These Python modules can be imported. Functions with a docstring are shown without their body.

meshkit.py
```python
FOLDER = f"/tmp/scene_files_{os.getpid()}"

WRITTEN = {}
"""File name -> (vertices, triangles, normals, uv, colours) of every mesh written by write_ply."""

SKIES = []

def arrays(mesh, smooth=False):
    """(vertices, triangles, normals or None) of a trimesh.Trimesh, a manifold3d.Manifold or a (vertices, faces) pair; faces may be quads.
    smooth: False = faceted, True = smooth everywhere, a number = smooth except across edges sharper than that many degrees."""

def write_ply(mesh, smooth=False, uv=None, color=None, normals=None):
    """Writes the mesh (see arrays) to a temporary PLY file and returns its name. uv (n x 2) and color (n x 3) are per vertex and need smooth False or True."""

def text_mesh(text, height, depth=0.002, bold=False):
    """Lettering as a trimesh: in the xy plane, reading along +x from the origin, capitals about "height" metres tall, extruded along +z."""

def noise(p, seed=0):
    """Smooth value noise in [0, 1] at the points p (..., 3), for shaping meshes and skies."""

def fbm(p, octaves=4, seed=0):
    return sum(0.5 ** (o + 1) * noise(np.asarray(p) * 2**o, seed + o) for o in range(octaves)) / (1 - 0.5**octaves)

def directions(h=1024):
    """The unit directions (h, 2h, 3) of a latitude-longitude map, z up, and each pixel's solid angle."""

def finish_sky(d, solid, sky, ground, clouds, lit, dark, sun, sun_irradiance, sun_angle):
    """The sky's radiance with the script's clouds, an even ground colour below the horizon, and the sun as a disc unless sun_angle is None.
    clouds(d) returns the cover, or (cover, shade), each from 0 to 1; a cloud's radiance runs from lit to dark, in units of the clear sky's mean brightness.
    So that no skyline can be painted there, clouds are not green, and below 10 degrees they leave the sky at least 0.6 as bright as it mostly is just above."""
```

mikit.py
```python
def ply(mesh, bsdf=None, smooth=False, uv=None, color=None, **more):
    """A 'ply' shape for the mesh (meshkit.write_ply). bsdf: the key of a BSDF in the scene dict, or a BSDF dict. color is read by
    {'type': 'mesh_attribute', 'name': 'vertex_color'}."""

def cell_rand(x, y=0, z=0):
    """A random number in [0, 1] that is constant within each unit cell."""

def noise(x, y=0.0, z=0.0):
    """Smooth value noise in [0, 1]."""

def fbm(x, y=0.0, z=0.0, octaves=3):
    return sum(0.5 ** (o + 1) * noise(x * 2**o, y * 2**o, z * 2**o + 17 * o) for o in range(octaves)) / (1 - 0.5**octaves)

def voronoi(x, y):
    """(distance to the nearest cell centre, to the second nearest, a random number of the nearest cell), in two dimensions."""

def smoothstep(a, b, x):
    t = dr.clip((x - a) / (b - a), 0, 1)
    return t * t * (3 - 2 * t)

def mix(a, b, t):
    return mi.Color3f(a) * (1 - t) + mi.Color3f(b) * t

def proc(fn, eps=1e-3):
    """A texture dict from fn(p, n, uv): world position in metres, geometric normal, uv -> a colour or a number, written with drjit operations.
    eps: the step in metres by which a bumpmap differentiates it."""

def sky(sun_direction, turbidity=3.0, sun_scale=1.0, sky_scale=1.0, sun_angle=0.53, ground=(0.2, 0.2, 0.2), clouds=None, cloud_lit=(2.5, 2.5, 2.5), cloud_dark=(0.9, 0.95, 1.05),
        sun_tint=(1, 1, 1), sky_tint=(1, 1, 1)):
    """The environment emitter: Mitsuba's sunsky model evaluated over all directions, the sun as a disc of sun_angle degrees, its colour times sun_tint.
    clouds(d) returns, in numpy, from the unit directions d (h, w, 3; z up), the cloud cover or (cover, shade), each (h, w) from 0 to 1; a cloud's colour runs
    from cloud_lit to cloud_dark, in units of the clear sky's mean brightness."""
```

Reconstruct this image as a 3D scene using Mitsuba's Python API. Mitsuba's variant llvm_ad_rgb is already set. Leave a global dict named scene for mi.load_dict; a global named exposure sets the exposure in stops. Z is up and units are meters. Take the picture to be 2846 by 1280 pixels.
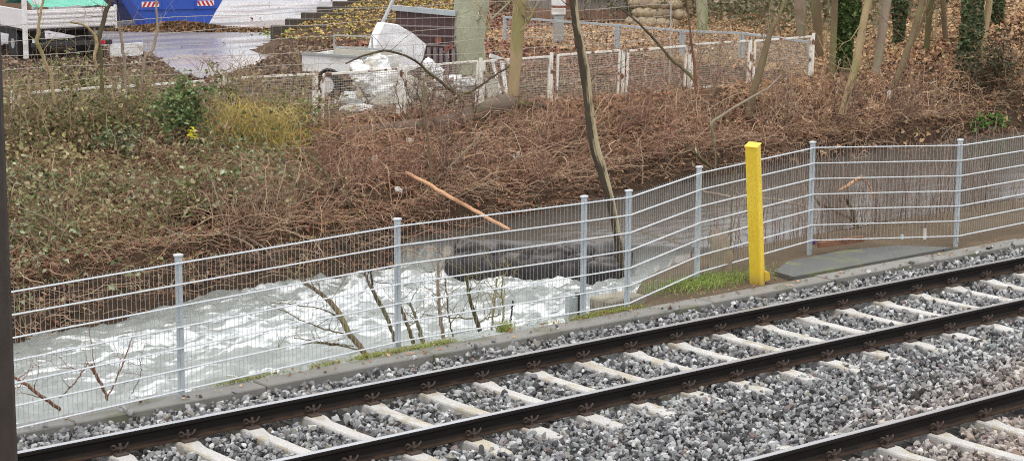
import math, random, numpy as np, trimesh, mitsuba as mi, mikit, meshkit
import drjit as dr
from mikit import noise, fbm, smoothstep, mix, voronoi, cell_rand, proc, ply
T = mi.ScalarTransform4f
scene, labels = {}, {}

# ------------------------------------------------------------------ camera, sky, exposure
exposure = 2.2
scene['camera'] = {'type': 'perspective', 'fov': 28.663, 'fov_axis': 'x', 'near_clip': 0.1, 'far_clip': 600.0,
    'to_world': T().look_at(origin=[0, -14.730, 4.7487], target=[0.62858 * 10, -14.730 + 0.75670 * 10, 4.7487 - 0.17968 * 10], up=[0.11039, 0.14189, 0.98371])}
scene['sky'] = mikit.sky([-0.25, -0.35, 0.9], turbidity=4, sun_scale=0.16, sun_angle=24, clouds=lambda d: 1.0,
                         cloud_lit=(2.42, 2.5, 2.6), ground=(0.12, 0.11, 0.10))

rng = np.random.default_rng(11)
random.seed(5)

# ------------------------------------------------------------------ mesh helpers
def join(parts):
    vs, fs, cs, n = [], [], [], 0
    for q in parts:
        v, f = np.asarray(q[0], float), np.asarray(q[1], int)
        if f.shape[1] == 4: f = np.vstack([f[:, [0, 1, 2]], f[:, [0, 2, 3]]])
        vs.append(v); fs.append(f + n); n += len(v)
        if len(q) > 2: cs.append(q[2])
    return (np.vstack(vs), np.vstack(fs)) + ((np.vstack(cs),) if cs else ())

def vtubes(P, R, sides=3, C=None, cap=False):
    """N polylines of K points, P (N,K,3), R (N,K) -> one mesh; C (N,3) or (N,K,3) colours."""
    P = np.asarray(P, float); N, K, _ = P.shape
    R = np.broadcast_to(np.asarray(R, float), (N, K))
    t = np.gradient(P, axis=1); t /= np.linalg.norm(t, axis=2, keepdims=True) + 1e-9
    ref = np.where(np.abs(t[:, :1, 2:]) < 0.85, [0, 0, 1.0], [1.0, 0, 0])
    a = np.cross(t, ref); a /= np.linalg.norm(a, axis=2, keepdims=True) + 1e-9
    b = np.cross(t, a)
    ang = np.arange(sides) * 2 * np.pi / sides
    v = P[:, :, None] + R[:, :, None, None] * (np.cos(ang)[:, None] * a[:, :, None] + np.sin(ang)[:, None] * b[:, :, None])
    n, i, j = np.meshgrid(np.arange(N), np.arange(K - 1), np.arange(sides), indexing='ij')
    q = lambda i, j: (n * K + i) * sides + j % sides
    f = np.stack([q(i, j), q(i, j + 1), q(i + 1, j + 1), q(i + 1, j)], -1).reshape(-1, 4)
    f = np.vstack([f[:, [0, 2, 1]], f[:, [0, 3, 2]]])
    v = v.reshape(-1, 3)
    if cap:
        base = np.arange(N) * K * sides
        for o, flip in ((0, 0), ((K - 1) * sides, 1)):
            for s in range(1, sides - 1):
                tri = np.stack([base + o, base + o + s, base + o + s + 1], 1)
                f = np.vstack([f, tri[:, ::-1] if flip else tri])
    if C is None: return v, f
    C = np.asarray(C, float)
    if C.ndim == 2: C = np.repeat(C[:, None], K, 1)
    return v, f, np.repeat(C[:, :, None], sides, 2).reshape(-1, 3)

def smooth_path(pts, n):
    """Catmull-Rom through pts (k, m) -> (n, m)."""
    p = np.asarray(pts, float)
    if len(p) == 2: return p[0] + np.linspace(0, 1, n)[:, None] * (p[1] - p[0])
    q = np.vstack([2 * p[0] - p[1], p, 2 * p[-1] - p[-2]])
    u = np.linspace(0, len(p) - 1, n); i = np.minimum(u.astype(int), len(p) - 2); t = (u - i)[:, None]
    a, b, c, d = q[i], q[i + 1], q[i + 2], q[i + 3]
    return 0.5 * (2 * b + (c - a) * t + (2 * a - 5 * b + 4 * c - d) * t**2 + (3 * b - a - 3 * c + d) * t**3)

def tube(pts, r=None, sides=6, n=None, jit=0.0, color=None, cap=True):
    """One tube through pts (x,y,z) or (x,y,z,r)."""
    p = np.asarray(pts, float)
    if p.shape[1] == 3: p = np.c_[p, np.broadcast_to(r, len(p))]
    if n: p = smooth_path(p, n)
    if jit: p[1:-1, :3] += rng.normal(0, jit, (len(p) - 2, 3))
    return vtubes(p[None, :, :3], np.maximum(p[None, :, 3], 1e-4), sides, None if color is None else np.asarray(color, float)[None], cap)

def box(x0, x1, y0, y1, z0, z1):
    v = np.array([[x, y, z] for x in (x0, x1) for y in (y0, y1) for z in (z0, z1)], float)
    f = np.array([[0, 1, 3], [0, 3, 2], [4, 6, 7], [4, 7, 5], [0, 4, 5], [0, 5, 1], [2, 3, 7], [2, 7, 6], [0, 2, 6], [0, 6, 4], [1, 5, 7], [1, 7, 3]])
    return v, f

def cbox(x0, x1, y0, y1, z0, z1, c=0.01):
    """Box with chamfered edges."""
    v = np.array([[x, y, z] for x in (x0, x1) for y in (y0, y1) for z in (z0, z1)], float)
    m = v.mean(0); pts = []
    for q in v:
        s = np.sign(m - q)
        for k in range(3):
            w = q + s * c; w[k] = q[k]; pts.append(w)
    h = trimesh.Trimesh(np.array(pts)).convex_hull
    return np.array(h.vertices), np.array(h.faces)

def bar(a, b, w, h, up=(0, 0, 1)):
    """Rectangular bar from a to b."""
    a, b = np.array(a, float), np.array(b, float); t = (b - a) / np.linalg.norm(b - a)
    s = np.cross(t, up); s /= np.linalg.norm(s); u = np.cross(s, t)
    v = np.array([e + i * s * w / 2 + j * u * h / 2 for e in (a, b) for i, j in ((-1, -1), (1, -1), (1, 1), (-1, 1))])
    f = np.array([[0, 1, 2], [0, 2, 3], [4, 6, 5], [4, 7, 6]] + [x for i in range(4) for x in ([i, 4 + i, 4 + (i + 1) % 4], [i, 4 + (i + 1) % 4, (i + 1) % 4])])
    return v, f[:, ::-1]

def rot(m, deg, axis=(0, 0, 1), at=(0, 0, 0)):
    R = trimesh.transformations.rotation_matrix(math.radians(deg), axis)[:3, :3]
    return ((np.asarray(m[0]) - at) @ R.T + at,) + tuple(m[1:])

def shift(m, d): return (np.asarray(m[0]) + np.asarray(d),) + tuple(m[1:])

def prism(poly, axis_vec):
    """Closed prism: polygon (k,3) extruded by axis_vec (convex polygon)."""
    p = np.asarray(poly, float); k = len(p); v = np.vstack([p, p + axis_vec])
    f = [[0, i, i + 1] for i in range(1, k - 1)] + [[k, k + i + 1, k + i] for i in range(1, k - 1)]
    for i in range(k):
        j = (i + 1) % k; f += [[i, k + i, k + j], [i, k + j, j]]
    return v, np.array(f)

def blob(c, r, n=2, amp=0.2, freq=1.5, seed=0, flat=0.0):
    s = trimesh.creation.icosphere(n); v = np.array(s.vertices)
    d = 1 + amp * 2 * (meshkit.fbm(v * freq + seed * 3.7, 3, seed) - 0.5)
    v = v * d[:, None] * np.asarray(r)
    if flat: v[:, 2] = np.maximum(v[:, 2], -flat)
    return v + np.asarray(c), np.array(s.faces)

# ------------------------------------------------------------------ scene helpers
def add(key, mesh, mat, smooth=False, **kw):
    col = mesh[2] if len(mesh) > 2 else None
    scene[key] = ply((mesh[0], mesh[1]), 'm_' + mat, smooth=smooth, color=col, **kw)
    return key
used = {}
def num(name):
    k = used.get(name, 0); used[name] = k + 1
    return name if k == 0 else f'{name}_{k:03d}'
def tag(key, label, cat, group=None, kind=None):
    labels[key] = {'label': label, 'category': cat}
    if group: labels[key]['group'] = group
    if kind: labels[key]['kind'] = kind
def struct(key, mesh, mat, label, smooth=False):
    add(key, mesh, mat, smooth); labels[key] = {'label': label, 'category': 'ground', 'kind': 'structure'}
def put(name, mesh, mat, label, cat, group=None, kind=None, smooth=False):
    k = num(name); add(k, mesh, mat, smooth); tag(k, label, cat, group, kind); return k
def part(parent, name, mesh, mat, smooth=False, label=None):
    k = num(parent + '__' + name); add(k, mesh, mat, smooth)
    if label: labels[k] = {'label': label}
    return k

# ------------------------------------------------------------------ materials
def two(b): return {'type': 'twosided', 'bsdf': b}
def rgb(*c): return {'type': 'rgb', 'value': list(c)}
VC = {'type': 'mesh_attribute', 'name': 'vertex_color'}
def mat(name, **kw): scene['m_' + name] = two({'type': 'principled', **kw})
scene['m_vc_matte'] = two({'type': 'diffuse', 'reflectance': VC})
scene['m_vc_wet'] = two({'type': 'principled', 'base_color': VC, 'roughness': 0.5, 'specular': 0.4})
mat('galvanised', base_color=proc(lambda p, n, uv: mix((.42, .47, .50), (.56, .61, .64), fbm(p.x * 9, p.y * 9, p.z * 5))), roughness=0.42, metallic=0.25, specular=0.5)
mat('galvanised_rod', base_color=rgb(.66, .69, .72), roughness=0.4, metallic=0.15, specular=0.5)
mat('galvanised_wire', base_color=rgb(.43, .43, .42), roughness=0.45, metallic=0.15)
mat('galvanised_dull', base_color=rgb(.50, .54, .56), roughness=0.5, metallic=0.2)
mat('yellow_paint', base_color=proc(lambda p, n, uv: mix(mix((.94, .69, .07), (.88, .60, .05), noise(p.x * 3, p.y * 3, p.z * 2.2)), (.45, .33, .14), smoothstep(.12, -.16, p.z + .12 * noise(p.x * 20, p.y * 20, p.z * 6)) * .6)), roughness=0.42, specular=0.4)
mat('rail_rust', base_color=proc(lambda p, n, uv: mix(mix((.016, .012, .010), (.008, .0065, .006), fbm(p.x * 3, p.y * 60, p.z * 40)), (.055, .035, .024), smoothstep(-.125, -.152, p.z + .02 * (fbm(p.x * 8, p.z * 30) - .5)))), roughness=0.6, specular=0.2)
mat('rail_polish', base_color=proc(lambda p, n, uv: mix((.62, .62, .63), (.36, .32, .30), smoothstep(9.5, 19, p.x + 3 * noise(p.x * .7)))), roughness=0.26, metallic=0.85)
mat('clip_rust', base_color=rgb(.075, .052, .042), roughness=0.7)
mat('concrete_sleeper', base_color=proc(lambda p, n, uv: mix(mix((.46, .45, .435), (.58, .565, .545), fbm(p.x * 5, p.y * 3, p.z * 5)), mix((.36, .31, .24), (.50, .45, .33), noise(p.x * 2.2, p.y * 2.2)), smoothstep(.5, .72, fbm(p.x * 11, p.y * 6, 3.0, 4)) * .75)), roughness=0.85, specular=0.2)
mat('concrete_path', base_color=proc(lambda p, n, uv: mix(mix((.19, .185, .17), (.27, .26, .24), fbm(p.x * 1.3, p.y * 4, 1.0, 4)), (.15, .15, .10), smoothstep(.55, .75, fbm(p.x * 2.5, p.y * 6, 9.0, 4)) * .8)), roughness=0.55, specular=0.35)
mat('concrete_apron', base_color=proc(lambda p, n, uv: mix(mix((.085, .088, .086), (.135, .135, .125), fbm(p.x * 1.6, p.y * 3, 1.0, 4)), (.16, .17, .075), smoothstep(.5, .7, fbm(p.x * 2, p.y * 2, 5.0, 4)) * .8)), roughness=0.55, specular=0.3)
mat('concrete_old', base_color=proc(lambda p, n, uv: mix((.34, .31, .24), (.16, .13, .09), smoothstep(.35, .75, fbm(p.x * 5, p.y * 5, p.z * 3, 4)))), roughness=0.8)
mat('ballast_bed', base_color=proc(lambda p, n, uv: mix((.10, .095, .09), (.05, .046, .044), fbm(p.x * 14, p.y * 14))), roughness=0.9)
mat('bank_soil', base_color=proc(lambda p, n, uv: mix(mix((.05, .034, .024), (.12, .08, .055), fbm(p.x * 2.2, p.y * 2.2, p.z * 2, 4)), (.17, .11, .075), smoothstep(.5, .7, fbm(p.x * .35, p.y * .35, 4.0)) * smoothstep(19.0, 21.0, p.y) * .8)), roughness=0.95, specular=0.1)
mat('near_soil', base_color=proc(lambda p, n, uv: mix((.15, .115, .08), (.085, .065, .045), fbm(p.x * 4, p.y * 4, p.z * 2, 4))), roughness=0.95, specular=0.1)
mat('wet_paving', base_color=proc(lambda p, n, uv: mix(mix((.155, .145, .16), (.225, .205, .215), fbm(p.x * .5, p.y * 1.1, 0.0, 4)), (.30, .20, .16), smoothstep(.45, .75, fbm(p.x * .25, p.y * .25, 7.0, 4)) * .55)),
    roughness=proc(lambda p, n, uv: .22 + .22 * smoothstep(.4, .65, fbm(p.x * .5, p.y * 1.2, 3.0, 4))), specular=0.75)
def water_foam(p):
    wx, wy = p.x * .42 + 1.3 * fbm(p.x * .5, p.y * .9, 2.0), p.y * 1.35 + 1.2 * fbm(p.x * .6, p.y * .8, 8.0)
    f = fbm(wx, wy, 0.0, 5)
    fine = fbm(p.x * 3.6 + 1.8 * fbm(p.x * 1.5, p.y * 2.0, 4.0), p.y * 10.0 + 1.2 * fbm(p.x * 2.0, p.y * 3.0, 11.0), 5.0, 4)
    shore_y = 11.9 + (p.x - 13) * .17
    b1 = dr.exp(-dr.square((p.y - shore_y + 1.35 - .4 * noise(p.x * .7)) / .95)) * smoothstep(8.5, 15.0, p.x)      # broken water along the far side
    b2 = dr.exp(-dr.square((p.y - 9.6 + .25 * (p.x - 15.5) - .5 * noise(p.x * .6, 3.0)) / .70)) * smoothstep(12.5, 14.5, p.x)
    b3 = dr.exp(-dr.square((p.y - 7.8 + .6 * noise(p.x * .8, 7.0)) / .45)) * smoothstep(12.2, 10.6, p.x)
    wd = (p.x - 21) * .74 + (p.y - 11.9) * .68
    drop = smoothstep(-5.0, -2.2, wd) * smoothstep(.5, .1, wd)                        # below the weir
    lev = .64 - .16 * b1 - .11 * b2 - .13 * b3 - .14 * drop
    lev = lev + 1.0 * smoothstep(.3, .7, wd)                          # calm pool upstream
    return smoothstep(lev - .015, lev + .10, f * .38 + fine * .62)
scene['m_river_water'] = two({'type': 'blendbsdf', 'weight': proc(lambda p, n, uv: water_foam(p) * .96),
    'water': {'type': 'principled', 'base_color': proc(lambda p, n, uv: mix(mix((.24, .26, .25), (.38, .41, .395), fbm(p.x * .8, p.y * 2.2, 3.0, 4)), (.085, .078, .068), smoothstep(.3, .8, (p.x - 21) * .74 + (p.y - 11.9) * .68))), 'roughness': 0.18, 'specular': 0.35},
    'foam': {'type': 'diffuse', 'reflectance': proc(lambda p, n, uv: mix((.46, .50, .51), (.84, .87, .88), smoothstep(.25, .6, fbm(p.x * 5, p.y * 8, 1.0, 4))))}})
mat('weir_stone', base_color=proc(lambda p, n, uv: mix(mix((.018, .016, .017), (.045, .04, .04), fbm(p.x * 5, p.y * 5, p.z * 5, 4)), (.13, .12, .115), smoothstep(.4, .9, n.z) * smoothstep(.3, .6, fbm(p.x * 3.5, p.y * 3.5, 2.0, 4)))), roughness=0.5, specular=0.4)
def barkmat(name, a, b, c, wet=0.0, fx=7):
    mat(name, base_color=proc(lambda p, n, uv: mix(mix(a, b, fbm(p.x * fx, p.y * fx, p.z * 1.1, 4)), c, smoothstep(.45, .62, fbm(p.x * 3.1, p.y * 3.1, p.z * .8, 4)) * .9)), roughness=0.85, specular=0.2)
barkmat('bark_mossy', (.36, .37, .26), (.46, .46, .34), (.25, .31, .12), fx=4)
barkmat('bark_tan', (.34, .25, .14), (.44, .34, .20), (.28, .25, .11))
barkmat('bark_brown', (.145, .105, .065), (.22, .165, .10), (.20, .18, .09))
barkmat('bark_log', (.14, .105, .085), (.21, .165, .135), (.11, .10, .06), fx=6)
barkmat('bark_dark', (.065, .05, .038), (.12, .09, .06), (.13, .12, .055))
barkmat('bark_grey', (.26, .20, .155), (.36, .29, .22), (.28, .26, .17))
barkmat('bark_red', (.20, .095, .062), (.27, .14, .09), (.17, .10, .07))
barkmat('stick_orange', (.58, .31, .17), (.70, .43, .26), (.40, .20, .11), fx=4)
# alder bark mixed by face direction: mottled pale on one flank, near black opposite
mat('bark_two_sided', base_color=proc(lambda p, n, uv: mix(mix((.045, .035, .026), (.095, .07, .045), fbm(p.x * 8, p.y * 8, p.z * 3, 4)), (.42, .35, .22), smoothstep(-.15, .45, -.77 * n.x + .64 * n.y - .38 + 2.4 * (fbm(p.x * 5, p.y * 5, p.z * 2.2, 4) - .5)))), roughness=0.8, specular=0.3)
mat('rusty_white', base_color=proc(lambda p, n, uv: mix((.84, .82, .75), (.20, .085, .045), smoothstep(.54, .68, fbm(p.x * 6, p.y * 6, p.z * 4.5, 4)))), roughness=0.55)
mat('mesh_white', base_color=rgb(.40, .36, .30), roughness=0.6)
mat('wire_dull', base_color=rgb(.46, .42, .38), roughness=0.6)
mat('skip_blue', base_color=proc(lambda p, n, uv: mix((.020, .075, .44), (.05, .12, .50), fbm(p.x * 1.6, p.y * 1.6, p.z * 3, 4))), roughness=0.42, specular=0.5)
mat('skip_navy', base_color=rgb(.018, .022, .085), roughness=0.5)
mat('white_paint', base_color=proc(lambda p, n, uv: mix((.80, .80, .80), (.60, .57, .52), smoothstep(.5, .75, fbm(p.x * 2, p.y * 2, p.z * 5, 4)))), roughness=0.5)
mat('white_sheet', base_color=proc(lambda p, n, uv: mix((.88, .89, .92), (.74, .74, .75), smoothstep(.55, .8, fbm(p.x * 1.5, p.y * 1.5, p.z * 2.5, 4)))), roughness=0.5)
mat('white_plastic', base_color=proc(lambda p, n, uv: mix((.82, .83, .83), (.50, .47, .40), smoothstep(.5, .72, fbm(p.x * 3, p.y * 3, p.z * 3, 4)))), roughness=0.45)
mat('grey_plastic', base_color=rgb(.55, .57, .57), roughness=0.4)
mat('warning_red', base_color=rgb(.55, .02, .035), roughness=0.4)
mat('warning_white', base_color=rgb(.82, .82, .82), roughness=0.4)
mat('alu', base_color=proc(lambda p, n, uv: mix((.70, .67, .68), (.80, .78, .79), fbm(p.x * 2, p.z * 9))), roughness=0.45, metallic=0.1)
mat('black_rubber', base_color=rgb(.022, .021, .021), roughness=0.7)
mat('dark_steel', base_color=rgb(.045, .04, .038), roughness=0.6)
mat('grey_steel', base_color=rgb(.40, .42, .42), roughness=0.5, metallic=0.3)
mat('tub_grey', base_color=proc(lambda p, n, uv: mix((.52, .51, .45), (.38, .36, .30), fbm(p.x * 2, p.y * 2, p.z * 3, 4))), roughness=0.55)
mat('pale_blue_steel', base_color=rgb(.45, .55, .55), roughness=0.5)
mat('brown_board', base_color=proc(lambda p, n, uv: mix((.22, .13, .09), (.29, .18, .125), fbm(p.x * 2, p.y * 2, p.z * 7, 3))), roughness=0.7)
mat('crate_brown', base_color=proc(lambda p, n, uv: mix((.085, .05, .05), (.16, .10, .095), fbm(p.x * 7, p.y * 7, p.z * 5, 4))), roughness=0.9)
mat('slat_grey', base_color=rgb(.24, .20, .21), roughness=0.8)
mat('green_net', base_color=proc(lambda p, n, uv: mix((.10, .42, .30), (.22, .58, .46), fbm(p.x * 5, p.y * 5, p.z * 9, 3))), roughness=0.7)
mat('old_timber', base_color=proc(lambda p, n, uv: mix((.055, .045, .035), (.11, .09, .07), fbm(p.x * 3, p.y * 3, p.z * 12, 3))), roughness=0.85)
mat('plank_pale', base_color=rgb(.36, .33, .25), roughness=0.8)
mat('wall_grey', base_color=proc(lambda p, n, uv: mix((.20, .18, .16), (.28, .25, .22), fbm(p.x * 2, p.y * 2, p.z * 2, 4))), roughness=0.85)
mat('brick_red', base_color=proc(lambda p, n, uv: mix((.22, .075, .055), (.30, .12, .09), fbm(p.x * 4, p.y * 4, p.z * 6, 3))), roughness=0.85)
mat('stone_beige', base_color=proc(lambda p, n, uv: mix((.42, .34, .23), (.24, .18, .13), smoothstep(.35, .7, fbm(p.x * 2.5, p.y * 2.5, p.z * 2.5, 4)))), roughness=0.85)
mat('post_brown', base_color=proc(lambda p, n, uv: mix((.030, .022, .018), (.065, .05, .042), fbm(p.x * 25, p.y * 25, p.z * 9, 4))), roughness=0.7)
mat('dark_glass', base_color=rgb(.03, .03, .035), roughness=0.15)
mat('purple_plastic', base_color=rgb(.16, .09, .30), roughness=0.5)

# ------------------------------------------------------------------ terrain
#TERRAIN
import meshkit
def shore(x): return np.interp(x, [4, 13, 17, 21, 26, 33, 40, 60], [10.9, 11.95, 12.75, 12.85, 14.2, 15.2, 15.6, 16.5])
def zf(x, y):
    """The far bank, the yard behind it and the wooded slope to the right."""
    x, y = np.asarray(x, float), np.asarray(y, float)
    ys = shore(x) + .25 * (meshkit.fbm(np.stack([x * .9, x * 0, x * 0], -1), 3, 5) - .5)
    t = (y - ys) / (18.4 - ys)
    wl = np.where(x < 22.5, -2.2, -1.76)
    toe = np.where(x < 22.5, -1.35, -1.25) + .3 * (meshkit.fbm(np.stack([x * .5, x * 0, x * 0], -1), 3, 9) - .5)
    z = np.where(t < .09, wl - .25 + (toe - wl + .25) * np.clip(t / .09, -.5, 1), toe + (-.5 - toe) * np.clip((t - .09) / .91, 0, 1))
    z = np.where(t > 1, -.5 + .05 * np.clip((y - 18.4) / .8, 0, 1), z)
    bump = (meshkit.fbm(np.stack([x * .62, y * .62, x * 0], -1), 4, 3) - .5) * .85 * np.clip(t / .2, 0, 1) * np.maximum(np.clip((18.4 - y) / 2, 0, 1), .06 * np.clip((19.4 - y) / .6, 0, 1))
    hill = .17 * np.maximum(0, x - 39.5 - 1.0 * np.maximum(y - 19, 0))
    # leaf covered mound held by the stepped timbers
    s = ((x - 33.0) * .707 - (y - 35.7) * .707)
    mound = .38 * np.clip(s / .4, 0, 1) * np.clip((5.5 - s) / 4, 0, 1) * np.clip((y - 30) / 4, 0, 1) * (x > 30)
    return z + bump + np.minimum(hill, 6) + mound
#ENDTERRAIN

def grid_mesh(xs, ys, zfun):
    X, Y = np.meshgrid(xs, ys, indexing='ij'); Zv = zfun(X, Y)
    n, m = X.shape; i, j = np.meshgrid(np.arange(n - 1), np.arange(m - 1), indexing='ij')
    q = lambda a, b: a * m + b
    f = np.stack([q(i, j), q(i + 1, j), q(i + 1, j + 1), q(i, j + 1)], -1).reshape(-1, 4)
    return np.stack([X, Y, Zv], -1).reshape(-1, 3), np.vstack([f[:, [0, 1, 2]], f[:, [0, 2, 3]]])

xs = np.r_[np.arange(-30, 4, 2.0), np.arange(4, 48, .22), np.arange(48, 140, 2.5)]
ysv = np.r_[np.arange(11, 21, .14), np.arange(21, 60, .7), np.arange(60, 190, 5)]
struct('bank', grid_mesh(xs, ysv, zf), 'bank_soil', 'brown leaf covered river bank rising to the yard and the wooded slope', True)

# wet paved yard
yard = np.array([q[:2] for q in ((27.934,36.508,-0.450), (27.155,32.941,-0.450), (25.700,29.567,-0.450), (25.334,27.704,-0.450), (26.193,27.998,-0.450), (28.182,29.757,-0.450), (30.626,32.413,-0.450), (32.505,34.787,-0.450), (38.254,40.690,-0.450), (45.481,47.883,-0.450))] + [(75, 80), (70, 120), (0, 120), (10, 60), (22, 42)])
from shapely.geometry import Polygon, Point, LineString
import shapely
yp = Polygon(yard).buffer(.25).buffer(-.25)
ed = np.array(yp.exterior.segmentize(1.0).coords)[:-1]
ed += .16 * (meshkit.fbm(np.c_[ed * 1.3, ed[:, 0] * 0], 3, 2)[:, None] - .5) * 2
yp = Polygon(ed).buffer(0)
tri = trimesh.creation.triangulate_polygon(yp, engine='earcut')
struct('yard_paving', (np.c_[tri[0], np.full(len(tri[0]), -.444)], tri[1]), 'wet_paving', 'wet grey paved yard with puddles and faint reflections')

# ------------------------------------------------------------------ river
def zriver(x, y):
    s = (x - 21) * .74 + (y - 11.9) * .68
    drop = np.clip((.85 - s) / .6, 0, 1); drop = drop * drop * (3 - 2 * drop)
    base = -1.76 - .44 * drop
    P = lambda fx, fy, o, sd: meshkit.fbm(np.stack([x * fx, y * fy, x * 0], -1), o, sd) - .5
    rough = P(.5, 1.5, 3, 1) * .20 + np.abs(P(1.1, 3.4, 3, 4)) * -.22 + P(3.2, 8, 3, 6) * .17
    below = np.exp(-((s + 1.7) / 1.4) ** 2)
    return base + rough * (.22 + .78 * drop) * (1 + .6 * below) * np.where(drop > 0, 1, .35) + .06 * below
struct('river', grid_mesh(np.r_[np.arange(-12, 4, .5), np.arange(4, 27, .06), np.arange(27, 75, .3)], np.arange(2.0, 17.0, .06), zriver), 'river_water', 'swollen grey river churning white below a low weir', True)

# near bank behind the mesh fence, under the wall
def znear(x, y):
    x, y = np.asarray(x, float), np.asarray(y, float)
    edge = np.interp(x, [0, 9, 12, 15, 16.5, 18, 22, 26, 40], [1.05, 1.15, 1.25, 1.3, 2.6, 3.2, 3.3, 3.4, 3.6])
    drop = np.interp(x, [0, 15, 17, 40], [3.2, 2.6, 1.1, 1.1])
    z = -.165 - np.clip(y - edge, 0, 2.8) * drop
    return np.maximum(z, -2.6) + .05 * (meshkit.fbm(np.stack([x * 3, y * 3, x * 0], -1), 3, 8) - .5)
struct('near_bank', grid_mesh(np.arange(-10, 60, .15), np.arange(1.21, 5, .09), znear), 'near_soil', 'narrow strip of soil between path and river', True)

# path: kerb slabs along the ballast, and the wider apron on the right
key = 'path'
pieces = []
x = -6.0; k = 0
while x < 60:
    L = 2.0
    m = cbox(x + .006, x + L - .006, .93, 1.22 + .02 * math.sin(k * 2.1), -.55, -.13 + .006 * math.sin(k * 1.7), .012)
    if k == 0: add(key, m, 'concrete_path'); labels[key] = {'label': 'narrow wet concrete kerb path beside the ballast', 'category': 'path', 'kind': 'structure'}
    else: part(key, 'slab', m, 'concrete_path')
    x += L; k += 1
ap = Polygon([(17.66, 1.245), (20.7, 1.245), (20.25, 1.78), (19.4, 2.0), (18.3, 1.93), (17.72, 1.6)])
am = trimesh.creation.extrude_polygon(ap, .35, engine='earcut')
struct('apron', (np.array(am.vertices) + [0, 0, -.45], np.array(am.faces)), 'concrete_apron', 'dark wet concrete apron slab behind the yellow post')

# ------------------------------------------------------------------ track
YA, YB, YC, YD = 0.0, -1.507, -3.885, -5.392
gx, gy = np.arange(-8, 62, .5), np.arange(-30, 1.2, .4)
struct('ballast_bed', grid_mesh(gx, gy, lambda X, Y: X * 0 - .285), 'ballast_bed', 'packed ballast bed under the tracks')
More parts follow.
